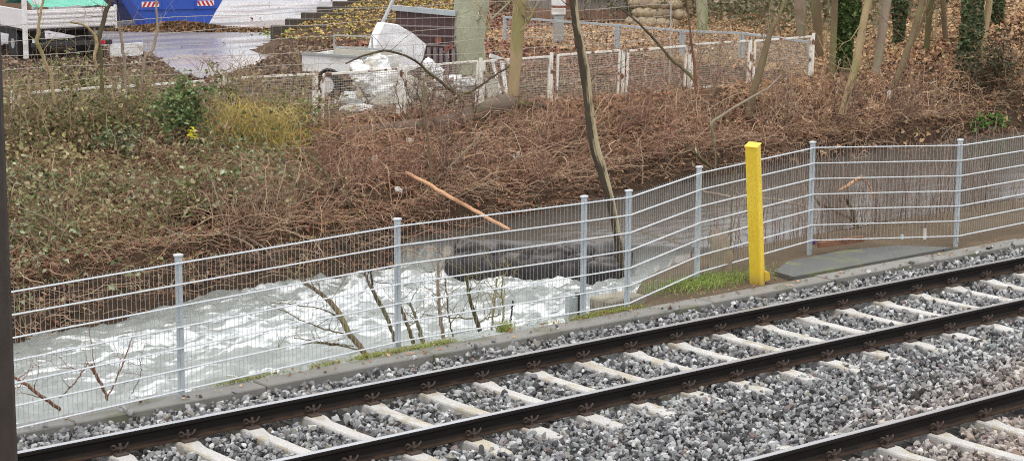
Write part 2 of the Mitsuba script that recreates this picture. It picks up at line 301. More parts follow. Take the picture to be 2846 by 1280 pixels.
# rail profile (y, z), rail top at z = 0
half = [(.0, -.159), (.070, -.159), (.070, -.148), (.022, -.130), (.0085, -.115), (.0085, -.055), (.016, -.045), (.036, -.036), (.036, -.012), (.030, -.003)]
prof = np.array(half[1:] + [(-a, b) for a, b in half[1:][::-1]])
def rail(y0, lab):
    x0, x1 = -8.0, 62.0
    n = len(prof); v = np.array([[x, y0 + a, b] for x in (x0, x1) for a, b in prof])
    f = [x for i in range(n) for x in ([i, n + i, n + (i + 1) % n], [i, n + (i + 1) % n, (i + 1) % n])]
    k = put('rail', (v, np.array(f)), 'rail_rust', lab, 'rail')
    hp = np.array([(.031, -.0035), (.024, .0), (.0, .0015), (-.024, .0), (-.031, -.0035)])
    m = len(hp); v = np.array([[x, y0 + a, b] for x in (x0, x1) for a, b in hp])
    f = [x for i in range(m - 1) for x in ([i, m + i, m + i + 1], [i, m + i + 1, i + 1])]
    part(k, 'running_surface', (v, np.array(f)), 'rail_polish', 30, 'shiny worn running surface')
rail(YA, 'farthest rail with bright worn top, running beside the mesh fence')
rail(YB, 'second dark rail from the fence, nearer rail of the first track')
rail(YC, 'rail across the bottom right corner, third rail from the fence')
rail(YD, 'nearest rail below the picture edge of the second track')

def sleeper_mesh():
    sec = [(-1.30, -.195, .13, .19), (-1.27, -.185, .15, .21), (-.98, -.168, .16, .22), (-.58, -.168, .16, .22), (-.47, -.187, .128, .19), (0, -.191, .122, .18)]
    sec = sec + [(-a, b, c, d) for a, b, c, d in sec[-2::-1]]
    ring = []
    for yy, zt, wt, wb in sec:
        ring.append([(-wb / 2, yy, zt - .18), (-wt / 2 - .012, yy, zt - .014), (-wt / 2, yy, zt), (wt / 2, yy, zt), (wt / 2 + .012, yy, zt - .014), (wb / 2, yy, zt - .18)])
    r = np.array(ring); n, m = r.shape[:2]
    f = [x for i in range(n - 1) for j in range(m) for x in ([i * m + j, i * m + (j + 1) % m, (i + 1) * m + (j + 1) % m], [i * m + j, (i + 1) * m + (j + 1) % m, (i + 1) * m + j])]
    f += [[0, j + 1, j] for j in range(1, m - 1)] + [[(n - 1) * m, (n - 1) * m + j, (n - 1) * m + j + 1] for j in range(1, m - 1)]
    return r.reshape(-1, 3), np.array(f)
sl = ply(sleeper_mesh(), 'm_concrete_sleeper', smooth=False)
h = [(-.014, -.080, .050), (-.024, -.066, .034), (-.046, -.058, .022), (-.070, -.066, .044), (-.078, -.088, .072), (-.062, -.108, .078), (-.044, -.110, .054), (-.030, -.096, .038)]
wc = h[::-1] + [(0, -.070, .034)] + [(-a, b, c) for a, b, c in h]
clip_m = tube(np.array(wc), .0070, sides=5, n=36)
clip_d = ply(clip_m, 'm_clip_rust', smooth=40)
screw = join([tube([(0, -.095, -.02), (0, -.095, .055)], .013, 6), tube([(0, -.095, .040), (0, -.095, .048)], .024, 8), tube([(0, -.095, .05), (0, -.095, .085)], .014, 4)])
screw_d = ply(screw, 'm_clip_rust')
plate_d = ply(cbox(-.060, .060, -.14, -.072, -.022, .004, .004), 'm_clip_rust')
def sleeper(x, yc, rails, lab, grp):
    k = num('railway_sleeper')
    scene[k] = {**sl, 'to_world': T().translate([x, yc, 0]).rotate([0, 0, 1], float(rng.normal(0, .5)))}
    tag(k, lab, 'railway sleeper', grp)
    for ry in rails:
        for nm, d in (('clip', clip_d), ('screw', screw_d), ('guide_plate', plate_d)):
            scene[num(k + '__' + nm)] = {**d, 'to_world': T().translate([x, ry, -.152])}
SX = [7.877 + .6535 * i for i in range(0, 20)]
def nth(i): return 'first second third fourth fifth sixth seventh eighth ninth tenth eleventh twelfth thirteenth fourteenth fifteenth sixteenth seventeenth eighteenth nineteenth twentieth twenty-first twenty-second twenty-third twenty-fourth twenty-fifth twenty-sixth twenty-seventh twenty-eighth twenty-ninth thirtieth'.split()[i]
for i, x in enumerate(SX): sleeper(x, (YA + YB) / 2, (YA, YB), f'pale concrete sleeper of the track beside the fence, {nth(i)} from the left', 'sleepers of the track beside the fence')
for i in range(0, 4): sleeper(12.465 + .682 * i, (YC + YD) / 2, (YC,), f'pale concrete sleeper of the near track at bottom right, {nth(i)} from the left', 'sleepers of the near track')

# ballast stones
def rocks():
    out = []
    for s in range(14):
        r = np.random.default_rng(100 + s); p = r.normal(size=(15, 3)); p /= np.linalg.norm(p, axis=1, keepdims=True)
        p = p * r.uniform(.8, 1.1, (15, 1)) * [1, .78, .62]
        hm = trimesh.Trimesh(p).convex_hull; out.append((np.array(hm.vertices), np.array(hm.faces)))
    return out
ROCKS = rocks()
def rand_rot(n, r, tilt=1.0):
    q = r.normal(size=(n, 4)); q /= np.linalg.norm(q, axis=1, keepdims=True)
    w, x, y, z = q.T
    return np.stack([1 - 2 * (y*y + z*z), 2 * (x*y - z*w), 2 * (x*z + y*w), 2 * (x*y + z*w), 1 - 2 * (x*x + z*z), 2 * (y*z - x*w), 2 * (x*z - y*w), 2 * (y*z + x*w), 1 - 2 * (x*x + y*y)], -1).reshape(n, 3, 3)
def stones(P, size, C):
    n = len(P); kind = rng.integers(0, len(ROCKS), n); out = []
    R = rand_rot(n, rng)
    for k, (rv, rf) in enumerate(ROCKS):
        i = np.nonzero(kind == k)[0]
        v = np.einsum('nij,vj->nvi', R[i], rv) * size[i, None, None] + P[i, None]
        f = rf[None] + (np.arange(len(i)) * len(rv))[:, None, None]
        out.append((v.reshape(-1, 3), f.reshape(-1, 3), np.repeat(C[i], len(rv), 0)))
    return join(out)
def stone_cols(n, P):
    pal = np.array([(.31, .315, .325), (.40, .405, .41), (.23, .23, .245), (.57, .58, .58), (.125, .125, .13), (.075, .075, .08), (.33, .31, .28), (.28, .31, .30), (.24, .19, .18)])
    c = pal[rng.choice(len(pal), n, p=[.20, .18, .14, .17, .13, .07, .05, .04, .02])] * rng.uniform(.8, 1.2, (n, 1))
    w = np.clip((P[:, 0] - 14 + (P[:, 1] + 2.6) * -2.0) / 5, 0, 1) * np.clip((-2.4 - P[:, 1]) / .8, 0, 1)      # rust-dusted near track
    return np.clip(c * (1 - w[:, None] * .75) + (c * [.9, .72, .62] + [.14, .105, .085]) * w[:, None] * .75, 0, .8)
def ballast(n_per, x0, x1, y0, y1, zt, spread):
    n = int(n_per * (x1 - x0) * (y1 - y0)); P = np.c_[rng.uniform(x0, x1, n), rng.uniform(y0, y1, n), rng.uniform(-spread, 0, n)]
    keep = (P[:, 0] - 6.2) * .68 + P[:, 1] > -1.9
    return P[keep] + [0, 0, zt]
lay = [ballast(400, 3.5, 27, .05, .70, -.185, .05), ballast(430, 3.5, 27, .6, .93, -.185, .05), ballast(430, 3.5, 27, -1.46, -.05, -.205, .05), ballast(430, 3.5, 26, -3.84, -1.56, -.185, .055), ballast(420, 6, 24, -7.2, -3.93, -.205, .05), ballast(22, 3.5, 27, .90, 1.0, -.122, .008)]
P = np.vstack(lay)
P = np.vstack([P, np.c_[P[::2, :2] + rng.normal(0, .03, P[::2, :2].shape), P[::2, 2] + .022]])
# the shoulder heaps up over the sleeper ends beyond each rail
def over_sleeper(P):
    d1 = np.min(np.abs(P[:, 0][:, None] - np.array(SX)[None]), 1); d2 = np.abs((P[:, 0] - 12.465 + .341) % .682 - .341)
    a = (d1 < .085) & (P[:, 1] < -.06) & (P[:, 1] > -1.84 - .08 * np.sin(P[:, 0] * 9))
    b = (d2 < .085) & (P[:, 1] < -3.95) & (P[:, 1] > -6)
    foot = np.min(np.abs(P[:, 1][:, None] - np.array([YA, YB, YC, YD])[None]), 1) < .085
    clipz = ((d1 < .14) & (((P[:, 1] > -.2) & (P[:, 1] < 0)) | ((P[:, 1] > -1.72) & (P[:, 1] < -1.5)))) | ((d2 < .14) & (P[:, 1] > -4.1) & (P[:, 1] < -3.88))
    return a | b | foot | clipz
size = np.clip(rng.lognormal(math.log(.030), .30, len(P)), .014, .054)
bury = over_sleeper(P)
P, size = P[~bury], size[~bury]
put('ballast', stones(P, size, stone_cols(len(P), P)), 'vc_matte', 'loose grey and white crushed stone filling the track', 'ballast', kind='stuff')

# ------------------------------------------------------------------ double rod mesh fence
FB = [(9.182,1.118,-0.130), (11.899,1.417,-0.130), (14.335,1.302,-0.130), (14.990,1.296,-0.130), (16.773,1.983,-0.130), (19.131,2.309,-0.130), (21.050,1.474,-0.130)]
FB = np.array(FB)
d0 = FB[0] - FB[1]; d0 /= np.linalg.norm(d0)
FB = np.vstack([FB[0] + d0 * 2.52 + [0, -.03, 0], FB, FB[-1] + ((22.516,1.550,1.220)[0] - FB[-1][0]) * np.array([1, 0, 0]) * 1.9 + np.array([0, 1.9 * ((22.516,1.550,1.220)[1] - FB[-1][1]), 0])])
FB = np.vstack([FB, 2 * FB[-1] - FB[-2]])
zr = np.array([.065, .065, .065, .065, .065, .085, .15, .11, .11, .11])
fence = num('mesh_fence'); tag(fence, 'galvanised double rod mesh fence with square capped posts between track and river', 'fence')
for i, b in enumerate(FB):
    pm = cbox(b[0] - .030, b[0] + .030, b[1] - .022, b[1] + .022, b[2] - .15, b[2] + 1.2 + zr[i] + .055, .006)
    k = part(fence, 'post', pm, 'galvanised')
    part(k, 'cap', cbox(b[0] - .040, b[0] + .040, b[1] - .030, b[1] + .030, b[2] + 1.2 + zr[i] + .056, b[2] + 1.2 + zr[i] + .078, .006), 'galvanised_rod')
    part(k, 'clamp_strip', cbox(b[0] - .020, b[0] + .020, b[1] - .032, b[1] - .024, b[2] + .02, b[2] + 1.2 + zr[i] + .03, .003), 'galvanised')
nv = 0
verts_rest = []
for i in range(len(FB) - 1):
    a, b = FB[i] + [0, -.034, zr[i]], FB[i + 1] + [0, -.034, zr[i + 1]]
    L = np.linalg.norm((b - a)[:2]); t = (b - a) / L
    if i == 0: a = a + 0 * t
    pk = num(fence + '__panel')
    for j in range(7):
        up = np.array([0, 0, .2 * j])
        rod = join([tube([a + up + [0, s, 0], b + up + [0, s, 0]], .0060, 4) for s in (-.0085, .0085)])
        scene[num(pk + '__double_rod')] = ply(rod, 'm_galvanised_rod')
    m = int(L / .05)
    for j in range(1, m):
        q = a + t * (j * L / m) + [0, 0, -.03]
        tb = tube([q, q + np.array([0, 0, 1.26])], .0023, 4)
        if nv < 290: scene[num(pk + '__upright_wire')] = ply(tb, 'm_galvanised_wire')
        else: verts_rest.append(tb)
        nv += 1
k = part(fence, 'upright_wires', join(verts_rest), 'galvanised_wire'); labels[k] = {'kind': 'stuff', 'label': 'thin upright wires of the farther panels'}

# ------------------------------------------------------------------ yellow post and small lineside things
b, t_ = np.array((17.261,1.452,-0.130)), np.array((16.907,1.250,1.548))
ax = (t_ - b); H = np.linalg.norm(ax); ax /= H
yw = .073
def lean(m):  # local z -> leaning axis
    zx = ax; xx = np.cross([0, 1, 0], zx); xx /= np.linalg.norm(xx); yy = np.cross(zx, xx)
    return (np.asarray(m[0]) @ np.array([xx, yy, zx]) + b,) + tuple(m[1:])
k = num('yellow_post'); tag(k, 'leaning yellow steel post standing in front of the mesh fence', 'post')
part(k, 'shaft', lean(rot(cbox(-yw, yw, -yw, yw, -.1, H, .012), 22)), 'yellow_paint')
part(k, 'cap', lean(rot(cbox(-yw - .008, yw + .008, -yw - .008, yw + .008, H + .001, H + .016, .005), 22)), 'yellow_paint')
part(k, 'foot_bracket', lean(rot(prism([(yw + .001, -.05, -.02), (yw + .085, -.05, -.02), (yw + .075, -.05, .075), (yw + .001, -.05, .12)], np.array([0, .10, 0])), -10)), 'yellow_paint')
# concrete abutment and the sluice boards beside the river
put('abutment', cbox((14.920,1.850,-0.148)[0], (15.488,1.850,-0.225)[0], 1.50, 1.86, -2.5, (15.141,1.840,-0.079)[2], .02), 'concrete_old', 'stained concrete block behind the fence between the two close posts', 'concrete block')
k = num('sluice_frame'); tag(k, 'grey metal channel frame beside the concrete block', 'frame')
q = np.array((14.837,2.000,-0.302))
part(k, 'channel', cbox(q[0] - .11, q[0] - .05, 1.97, 2.05, -1.4, q[2] + .25, .005), 'galvanised_dull')
part(k, 'channel', cbox(q[0] + .04, q[0] + .10, 1.97, 2.05, -1.4, q[2] + .24, .005), 'dark_steel')
part(k, 'board', cbox(q[0] - .049, q[0] + .039, 2.0, 2.03, -1.4, q[2] + .20, .004), 'pale_blue_steel')
# stump behind the fence
q = np.array((17.365,2.150,-0.183))
put('tree_stump', tube([(q[0], 2.15, -.4, .17), (q[0] - .02, 2.15, -.05, .14), (q[0] - .03, 2.17, .2, .125), (q[0] - .04, 2.2, .30, .10)], sides=11, n=10, jit=.012), 'bark_grey', 'weathered low stump behind the fence left of the yellow post', 'stump', smooth=40)
q = np.array((20.903,2.250,-0.294)); put('vent_pipe', tube([(q[0], q[1], -.3), (q[0], q[1], q[2] + .19)], .022, 10), 'pale_blue_steel', 'short grey green pipe standing at the edge of the apron', 'pipe', smooth=40)
q = np.array((21.130,2.050,-0.291))
k = num('marker_stake'); tag(k, 'thin dark stake with a white tip behind the fence', 'stake')
part(k, 'stake', tube([(q[0], q[1], -.3), (q[0], q[1], q[2] + .24)], .010, 6), 'dark_steel')
part(k, 'tip', tube([(q[0], q[1], q[2] + .13), (q[0], q[1], q[2] + .27)], .020, 8), 'white_paint')
q = np.array((19.254,2.349,-0.020)); put('bottle_cap', blob(q, (.035, .03, .04), 1, .1), 'purple_plastic', 'small purple plastic tub at the foot of a fence post', 'tub')
q = np.array((19.812,1.939,-0.050))
k = put('wooden_beam', bar(np.array((19.160,2.176,-0.030)), np.array((19.948,2.124,-0.030)), .07, .07), 'bark_red', 'reddish old timber lying behind the fence on the right', 'timber')
# dark mast at the left edge, close to the camera
put('mast', cbox(2.70, 2.966, -8.5, -8.26, -.4, 9.0, .02), 'post_brown', 'dark brown mast close to the camera at the left edge', 'mast')

# ------------------------------------------------------------------ weir
k = num('weir'); tag(k, 'low weir of dark wet stone blocks across the river', 'weir')
wa, wb = np.array([21.0, 11.9]), np.array([22.95, 10.0])
rr = np.random.default_rng(3)
N = 7
for row in range(2):
    for i in range(N + 5):
        f = (i + .5 * (row % 2)) / (N + 5)
        c = wa + (wb - wa) * f + np.array([.74, .68]) * (.0 + .26 * row)
        zc = -2.12 + .16 * row + rr.uniform(-.04, .04)
        m = blob((0, 0, 0), (.22, .20, .20), 2, .35, 1.5, seed=i * 5 + row)
        m = (np.sign(m[0]) * np.abs(m[0]) ** .75 * .95, m[1])
        m = shift(rot(m, -47 + rr.uniform(-15, 15)), (c[0], c[1], zc))
        part(k, 'stone', m, 'weir_stone', 35)
dd = (wb - wa) / np.linalg.norm(wb - wa); nn = np.array([.74, .68])
quad = np.array([[*(wa + nn * .12), -3], [*(wb + nn * .12), -3], [*(wb + nn * 1.7), -3], [*(wa + nn * 1.7), -3]])
part(k, 'sill', prism(quad, np.array([0, 0, 1.18])), 'weir_stone')

# ------------------------------------------------------------------ vegetation helpers
def cols(pal, n, p=None, jit=.22):
    pal = np.array(pal); return np.clip(pal[rng.choice(len(pal), n, p=p)] * rng.uniform(1 - jit, 1 + jit, (n, 1)), 0, .9)
BROWN = [(0.371, 0.212, 0.135), (0.49, 0.303, 0.191), (0.253, 0.151, 0.106), (0.653, 0.454, 0.284), (0.164, 0.107, 0.078), (0.474, 0.25, 0.171)]
STEM = [(0.384, 0.241, 0.166), (0.512, 0.355, 0.244), (0.241, 0.156, 0.113), (0.653, 0.497, 0.343), (0.398, 0.228, 0.166), (0.156, 0.107, 0.079)]
GREEN = [(0.168, 0.226, 0.111), (0.245, 0.292, 0.166), (0.353, 0.394, 0.264), (0.114, 0.161, 0.07), (0.475, 0.51, 0.375)]
def leaves(P, size, C, tilt=.6):
    """Folded leaf blades, 4 corners each."""
    n = len(P); az = rng.uniform(0, 2 * np.pi, n)
    nz = np.c_[rng.normal(0, tilt, (n, 2)), np.ones(n)]; nz /= np.linalg.norm(nz, axis=1, keepdims=True)
    a = np.c_[np.cos(az), np.sin(az), np.zeros(n)]; a -= nz * (a * nz).sum(1, keepdims=True); a /= np.linalg.norm(a, axis=1, keepdims=True)
    b = np.cross(nz, a); s = size[:, None]
    fold = rng.uniform(.05, .45, (n, 1))
    v = np.stack([P - a * s * .5, P + b * s * .33 + nz * s * fold, P + a * s * .5, P - b * s * .33 + nz * s * fold], 1)
    i = np.arange(n)[:, None] * 4
    f = np.stack([i + [0, 2, 1], i + [0, 3, 2]], 1).reshape(-1, 3)
    return v.reshape(-1, 3), f, np.repeat(C, 4, 0)
def on_bank(n, x0, x1, y0, y1, dens=None):
    x, y = rng.uniform(x0, x1, n), rng.uniform(y0, y1, n)
    ok = (y > shore(x) + .15) & (x > (y + 14.7) * .355 - .6)       # the part of the bank in front of the yard that can be seen
    x, y = x[ok], y[ok]
    if dens is not None:
        d = rng.uniform(0, 1, len(x)) < dens(x, y); x, y = x[d], y[d]
    return np.c_[x, y, zf(x, y)]
def arcs(B, length, height, r, pal, K=7, droop=1.0, sides=3, jit=.04, az=None, p=None):
    """Arching stems from base points B."""
    n = len(B); az = rng.uniform(0, 2 * np.pi, n) if az is None else az
    L, Hh = rng.uniform(*length, n), rng.uniform(*height, n)
    u = np.linspace(0, 1, K)[None]
    reach = L[:, None] * u
    z = Hh[:, None] * (4 * u * (1 - u * .5 * droop) - u * 1.0) / 1.5
    Pt = np.stack([B[:, :1] + np.cos(az)[:, None] * reach, B[:, 1:2] + np.sin(az)[:, None] * reach, B[:, 2:3] + z], -1)
    Pt[:, 1:] += rng.normal(0, jit, Pt[:, 1:].shape)
    R = rng.uniform(*r, n)[:, None] * (1 - .6 * u)
    return vtubes(Pt, R, sides, cols(pal, n, p)), Pt

nfield = lambda x, y, s, sd: meshkit.fbm(np.stack([x * s, y * s, x * 0], -1), 3, sd)
left = lambda x, y: np.clip((19.5 - x + (y - 14) * .8) / 3.5, 0, 1)      # the greener, left part of the bank

# leaf litter
B = on_bank(95000, 6, 60, 12, 19.2, lambda x, y: np.clip(1.25 - (x - 20) / 60, .25, 1) * np.clip(3.0 * nfield(x, y, .8, 91) - .65, .12, 1))
P = B + np.c_[np.zeros((len(B), 2)), rng.uniform(.0, .10, len(B))]
put('leaf_litter', leaves(P, rng.uniform(.06, .15, len(P)), cols(BROWN, len(P), [.24, .22, .2, .08, .14, .12]), .5), 'vc_matte', 'brown fallen leaves carpeting the far bank', 'leaves', kind='stuff')
# litter on the wooded slope (warmer) and around the yard (redder)
def slope_pts(n, x0, x1, y0, y1):
    x, y = rng.uniform(x0, x1, n), rng.uniform(y0, y1, n); return np.c_[x, y, zf(x, y)]
B = slope_pts(70000, 34, 62, 15.2, 34); B = B[(B[:, 0] > 37.5) | (B[:, 1] < 18.6)]
C = cols([(.60, .40, .24), (.70, .51, .32), (.40, .26, .17), (.52, .42, .22), (.74, .60, .43), (.20, .13, .09)], len(B), [.26, .20, .22, .12, .08, .12])
put('slope_leaves', leaves(B + [0, 0, .05], rng.uniform(.09, .22, len(B)), C, .6), 'vc_matte', 'orange brown leaves covering the wooded slope on the right', 'leaves', kind='stuff')
B = slope_pts(60000, 22, 62, 19.0, 62)
ok = ~shapely.contains_xy(yp, B[:, 0], B[:, 1]) | (rng.uniform(0, 1, len(B)) < .006); B = B[ok]
red = np.clip((B[:, 0] - 31) / 3, 0, 1) * np.clip((48 - B[:, 0]) / 6, 0, 1)
C = cols([(.34, .17, .12), (.42, .23, .15), (.26, .14, .095), (.44, .29, .16), (.32, .23, .11)], len(B)); C = C * (1 + red[:, None] * [.15, -.12, -.05])
C = C * [.95, 1.10, 1.18]; lf = np.clip((32 - B[:, 0]) / 3, 0, 1)[:, None] * (B[:, 1:2] < 40); C = C * (1 - lf) + cols([(.24, .18, .14), (.32, .25, .20), (.17, .13, .105), (.38, .28, .20)], len(B)) * lf
sm = (B[:, 0] - 33) * .707 - (B[:, 1] - 35.7) * .707; mm = (sm > -.2) & (sm < 4.2) & (B[:, 1] > 32.5)
C[mm] = cols([(.50, .40, .13), (.56, .36, .16), (.40, .40, .12), (.60, .45, .22), (.34, .22, .11)], int(mm.sum()))
put('yard_leaves', leaves(B + [0, 0, .03], rng.uniform(.08, .20, len(B)), C, .35), 'vc_matte', 'reddish brown fallen leaves along the edges of the yard', 'leaves', kind='stuff')

# dead bramble and stems
B = on_bank(21000, 6, 50, 11.6, 18.9, lambda x, y: np.clip(1.9 * nfield(x, y, .55, 21) - .35, 0, 1) * np.clip(1.35 - (x - 18) / 14, .10, 1) * np.clip((18.4 - y) / 1.2, .15, 1))
m, S = arcs(B, (.35, 1.7), (.15, .85), (.0035, .011), STEM, K=7, jit=.035, p=[.26, .22, .2, .1, .14, .08])
put('dead_bramble', m, 'vc_matte', 'tangled brown bramble stems covering the far bank', 'brambles', kind='stuff')
# short straw blades, more on the lower edge and at the yellow clump
B = on_bank(9000, 6, 40, 11.6, 18.9, lambda x, y: np.clip(1.6 * nfield(x, y, .7, 31) - .35, 0, 1))
m, _ = arcs(B, (.1, .5), (.15, .5), (.003, .006), [(.34, .22, .12), (.42, .29, .16), (.27, .15, .09), (.38, .27, .11)], K=4, jit=.02)
put('dry_stalks', m, 'vc_matte', 'dry straw coloured stalks scattered over the far bank', 'stalks', kind='stuff')
# overhanging growth at the waterline
B = on_bank(26000, 6, 46, 11.4, 16.8, lambda x, y: (y < shore(x) + .95) * 1.0)
m, _ = arcs(B, (.3, 1.0), (.05, .3), (.003, .008), STEM, K=6, jit=.04, az=rng.uniform(np.pi * 1.1, np.pi * 1.9, len(B)))
put('waterside_bramble', m, 'vc_matte', 'dark stems hanging over the water along the foot of the bank', 'brambles', kind='stuff')
# upright dead twigs standing out of the tangle
B = on_bank(4200, 6, 46, 12, 18.8, lambda x, y: np.clip(2.4 * nfield(x, y, .45, 71) - .6, 0, 1) * np.clip(1.3 - (x - 20) / 22, .3, 1) * np.clip((17.8 - y) / 1.5, .05, 1))
m, _ = arcs(B, (.05, .8), (.4, 1.5), (.003, .010), STEM, K=6, jit=.03)
put('upright_twigs', m, 'vc_matte', 'bare twigs standing up out of the brambles on the far bank', 'twigs', kind='stuff')
# leafy brambles on the left part of the bank: leaves carried on arching stems
B = on_bank(17000, 6, 27, 11.8, 18.8, lambda x, y: left(x, y) * np.clip(2.8 * nfield(x, y, .75, 41) - .75, 0, 1))
m, S = arcs(B, (.3, 1.3), (.25, 1.05), (.004, .009), [(.34, .23, .14), (.24, .15, .10), (.44, .32, .20), (.30, .27, .13), (.30, .17, .12)], K=7, jit=.04)
put('leafy_bramble', m, 'vc_matte', 'olive and tan bramble canes on the left part of the far bank', 'brambles', kind='stuff')
Q = np.repeat(S[:, 1:].reshape(-1, 3), 2, 0); hue = nfield(Q[:, 0], Q[:, 1], .5, 81); Q = Q + rng.normal(0, .07, Q.shape); Q = Q[rng.uniform(0, 1, len(Q)) < .30]
hue = np.clip(4 * (nfield(Q[:, 0], Q[:, 1], .5, 81) - .38), 0, 1)[:, None]
C = cols(GREEN, len(Q), [.24, .26, .22, .16, .12]) * (1 - hue) + cols([(.42, .36, .20), (.34, .31, .15), (.36, .25, .15), (.26, .25, .12), (.50, .44, .27)], len(Q)) * hue
put('bramble_foliage', leaves(Q, rng.uniform(.05, .13, len(Q)), C, .9), 'vc_matte', 'grey green and olive bramble leaves over the left part of the far bank', 'brambles', kind='stuff')
B = on_bank(1500, 17, 40, 12, 18.8, lambda x, y: np.clip(3 * nfield(x, y, .9, 43) - 1.5, 0, 1))
P = B + np.c_[rng.normal(0, .05, (len(B), 2)), rng.gamma(2.0, .08, len(B))]
put('ground_ivy', leaves(P, rng.uniform(.05, .10, len(P)), cols(GREEN, len(P)), .8), 'vc_matte', 'scattered small green leaves on the brown bank', 'ivy', kind='stuff')
# tall undergrowth in front of the white fence at the left
B = on_bank(7000, 10, 25, 16.6, 18.7, lambda x, y: np.clip((22.2 - x) / 2.5, 0, 1) * np.clip(3.5 * nfield(x, y, .8, 61) - 1.3, 0, 1))
m, S = arcs(B, (.3, 1.0), (.4, 1.55), (.004, .009), [(.22, .17, .10), (.30, .23, .13), (.16, .12, .07), (.40, .30, .15)], K=7, jit=.04)
put('tall_undergrowth', m, 'vc_matte', 'tall dry stems crowding the white fence at the left', 'undergrowth', kind='stuff')
Q = S[:, 2:].reshape(-1, 3); Q = Q[rng.uniform(0, 1, len(Q)) < .85] + rng.normal(0, .06, (int(0), 3)) if False else S[:, 2:].reshape(-1, 3)
Q = Q + rng.normal(0, .07, Q.shape)
put('undergrowth_foliage', leaves(Q, rng.uniform(.06, .13, len(Q)), cols([(.17, .20, .09), (.24, .27, .13), (.33, .34, .17), (.42, .38, .18), (.12, .145, .06), (.46, .38, .22)], len(Q)), .9), 'vc_matte', 'olive green leaves on the tall stems at the left', 'undergrowth', kind='stuff')
# golden grass clump in front of the white fence
c0 = (20.300,17.000,0.088)
B = np.c_[rng.normal(c0[0] - .15, .36, 1300), rng.normal(17.15, .30, 1300)]; B = np.c_[B, zf(B[:, 0], B[:, 1])]
m, _ = arcs(B, (.1, .8), (.5, 1.5), (.004, .010), [(.52, .40, .20), (.70, .56, .16), (.66, .53, .26), (.45, .35, .12), (.38, .35, .13)], K=6, jit=.03)
put('golden_grass', m, 'vc_matte', 'clump of tall golden grass before the white fence', 'grass', kind='stuff')

def shrub(name, c, r, n, pal, lab, lsize=(.06, .12), stems=14):
    k = num(name); tag(k, lab, 'shrub')
    az = rng.uniform(0, 2 * np.pi, stems); B = np.tile(np.array(c) - [0, 0, r[2]], (stems, 1)) + rng.normal(0, .05, (stems, 3))
    E = np.array(c) + rng.normal(0, .5, (stems, 3)) * r
    u = np.linspace(0, 1, 7)[None, :, None]; Pt = B[:, None] + (E - B)[:, None] * u + rng.normal(0, .03, (stems, 7, 3)) * (u > 0)
    part(k, 'stems', vtubes(Pt, .014 * (1 - .7 * u[..., 0]), 4, cols([(.12, .09, .06)], stems)), 'vc_matte')
    cl = np.array(c) + rng.normal(0, .42, (38, 3)) * r
    P = cl[rng.integers(0, 38, n)] + rng.normal(0, .15, (n, 3)) * r
    C = cols(pal, n)
    part(k, 'foliage', leaves(P, rng.uniform(*lsize, n), C, .8), 'vc_matte')
    return k
q = (18.306,16.600,0.434)
shrub('evergreen_shrub', (q[0], q[1], q[2]), (.58, .45, .66), 1500, [(.15, .22, .085), (.22, .30, .13), (.10, .15, .06), (.34, .42, .22), (.30, .27, .14)], 'bright evergreen shrub on the bank before the white fence', (.06, .12))
q = (19.748,19.139,-0.456)
put('yellow_leaves', leaves(np.array((18.092,15.900,0.023)) + rng.normal(0, .06, (14, 3)), rng.uniform(.08, .13, 14), cols([(.65, .60, .06)], 14), .6), 'vc_matte', 'tuft of bright yellow leaves low on the evergreen shrub', 'leaves')
OL = [(.22, .25, .11), (.30, .31, .15), (.40, .38, .20), (.15, .18, .07), (.46, .40, .24)]
GG = [(.17, .23, .11), (.24, .29, .17), (.33, .38, .27), (.11, .15, .07), (.28, .27, .14)]
BL = [(.34, .22, .14), (.42, .30, .19), (.26, .16, .11), (.50, .40, .27), (.24, .22, .11)]
for q, r, n, pal, lab in (((17.664,21.286,-0.453), (.7, .5, .85), 900, OL, 'tall olive scrub at the left edge under the truck'), ((18.728,21.597,-0.451), (.6, .5, .8), 800, OL, 'tall olive scrub below the bent tan sapling'), ((19.193,20.896,-0.455), (.7, .5, .75), 850, GG, 'grey green scrub below the forked sapling'),
    ((19.278,19.699,-0.454), (.5, .4, .75), 700, OL, 'olive scrub left of the evergreen shrub'), ((20.543,18.898,-0.471), (.6, .45, .65), 750, OL, 'yellowish scrub between the evergreen shrub and the golden grass'), ((16.047,17.274,-0.607), (.8, .5, .5), 800, BL, 'brown leaved scrub low on the left bank'),
    ((17.163,16.740,-0.646), (.7, .5, .5), 800, GG, 'grey green bramble mound in the middle of the left bank'), ((18.493,16.664,-0.760), (.7, .5, .5), 750, GG, 'grey green bramble mound under the evergreen shrub'), ((19.872,16.980,-0.926), (.7, .5, .5), 650, BL, 'brown leaved scrub below the golden grass'),
    ((14.682,15.176,-0.952), (.7, .45, .45), 800, GG, 'dark green bramble mound beside the mast'), ((15.712,14.671,-1.126), (.7, .45, .40), 700, BL, 'brown leaved mound above the first fence panel'), ((16.918,14.159,-1.186), (.7, .45, .40), 650, OL, 'olive mound above the first fence post')):
    shrub('scrub', (q[0], q[1], q[2] + r[2] * .75), r, n, pal, lab, (.05, .12), 26)
q = (41.192,16.259,-0.848)
shrub('dark_shrub', (q[0], q[1], q[2] + .6), (1.0, .8, .8), 900, [(.10, .10, .06), (.07, .085, .05), (.16, .13, .09)], 'dull bare shrub at the foot of the thick ivy covered trunk', (.07, .13), 50)
for px, py in ((2440,325), (2520,318)):
    q = (40.541,15.719,-1.616)
    q = np.array(q) + [(px - 2480) * .0085, 0, 0]
    shrub('green_tuft', (q[0], q[1], q[2] + .16), (.35, .3, .22), 260, [(.16, .30, .08), (.12, .22, .06)], ('left' if px < 2480 else 'right') + ' of two low bright green plants above the fence at far right', (.06, .12), 5)

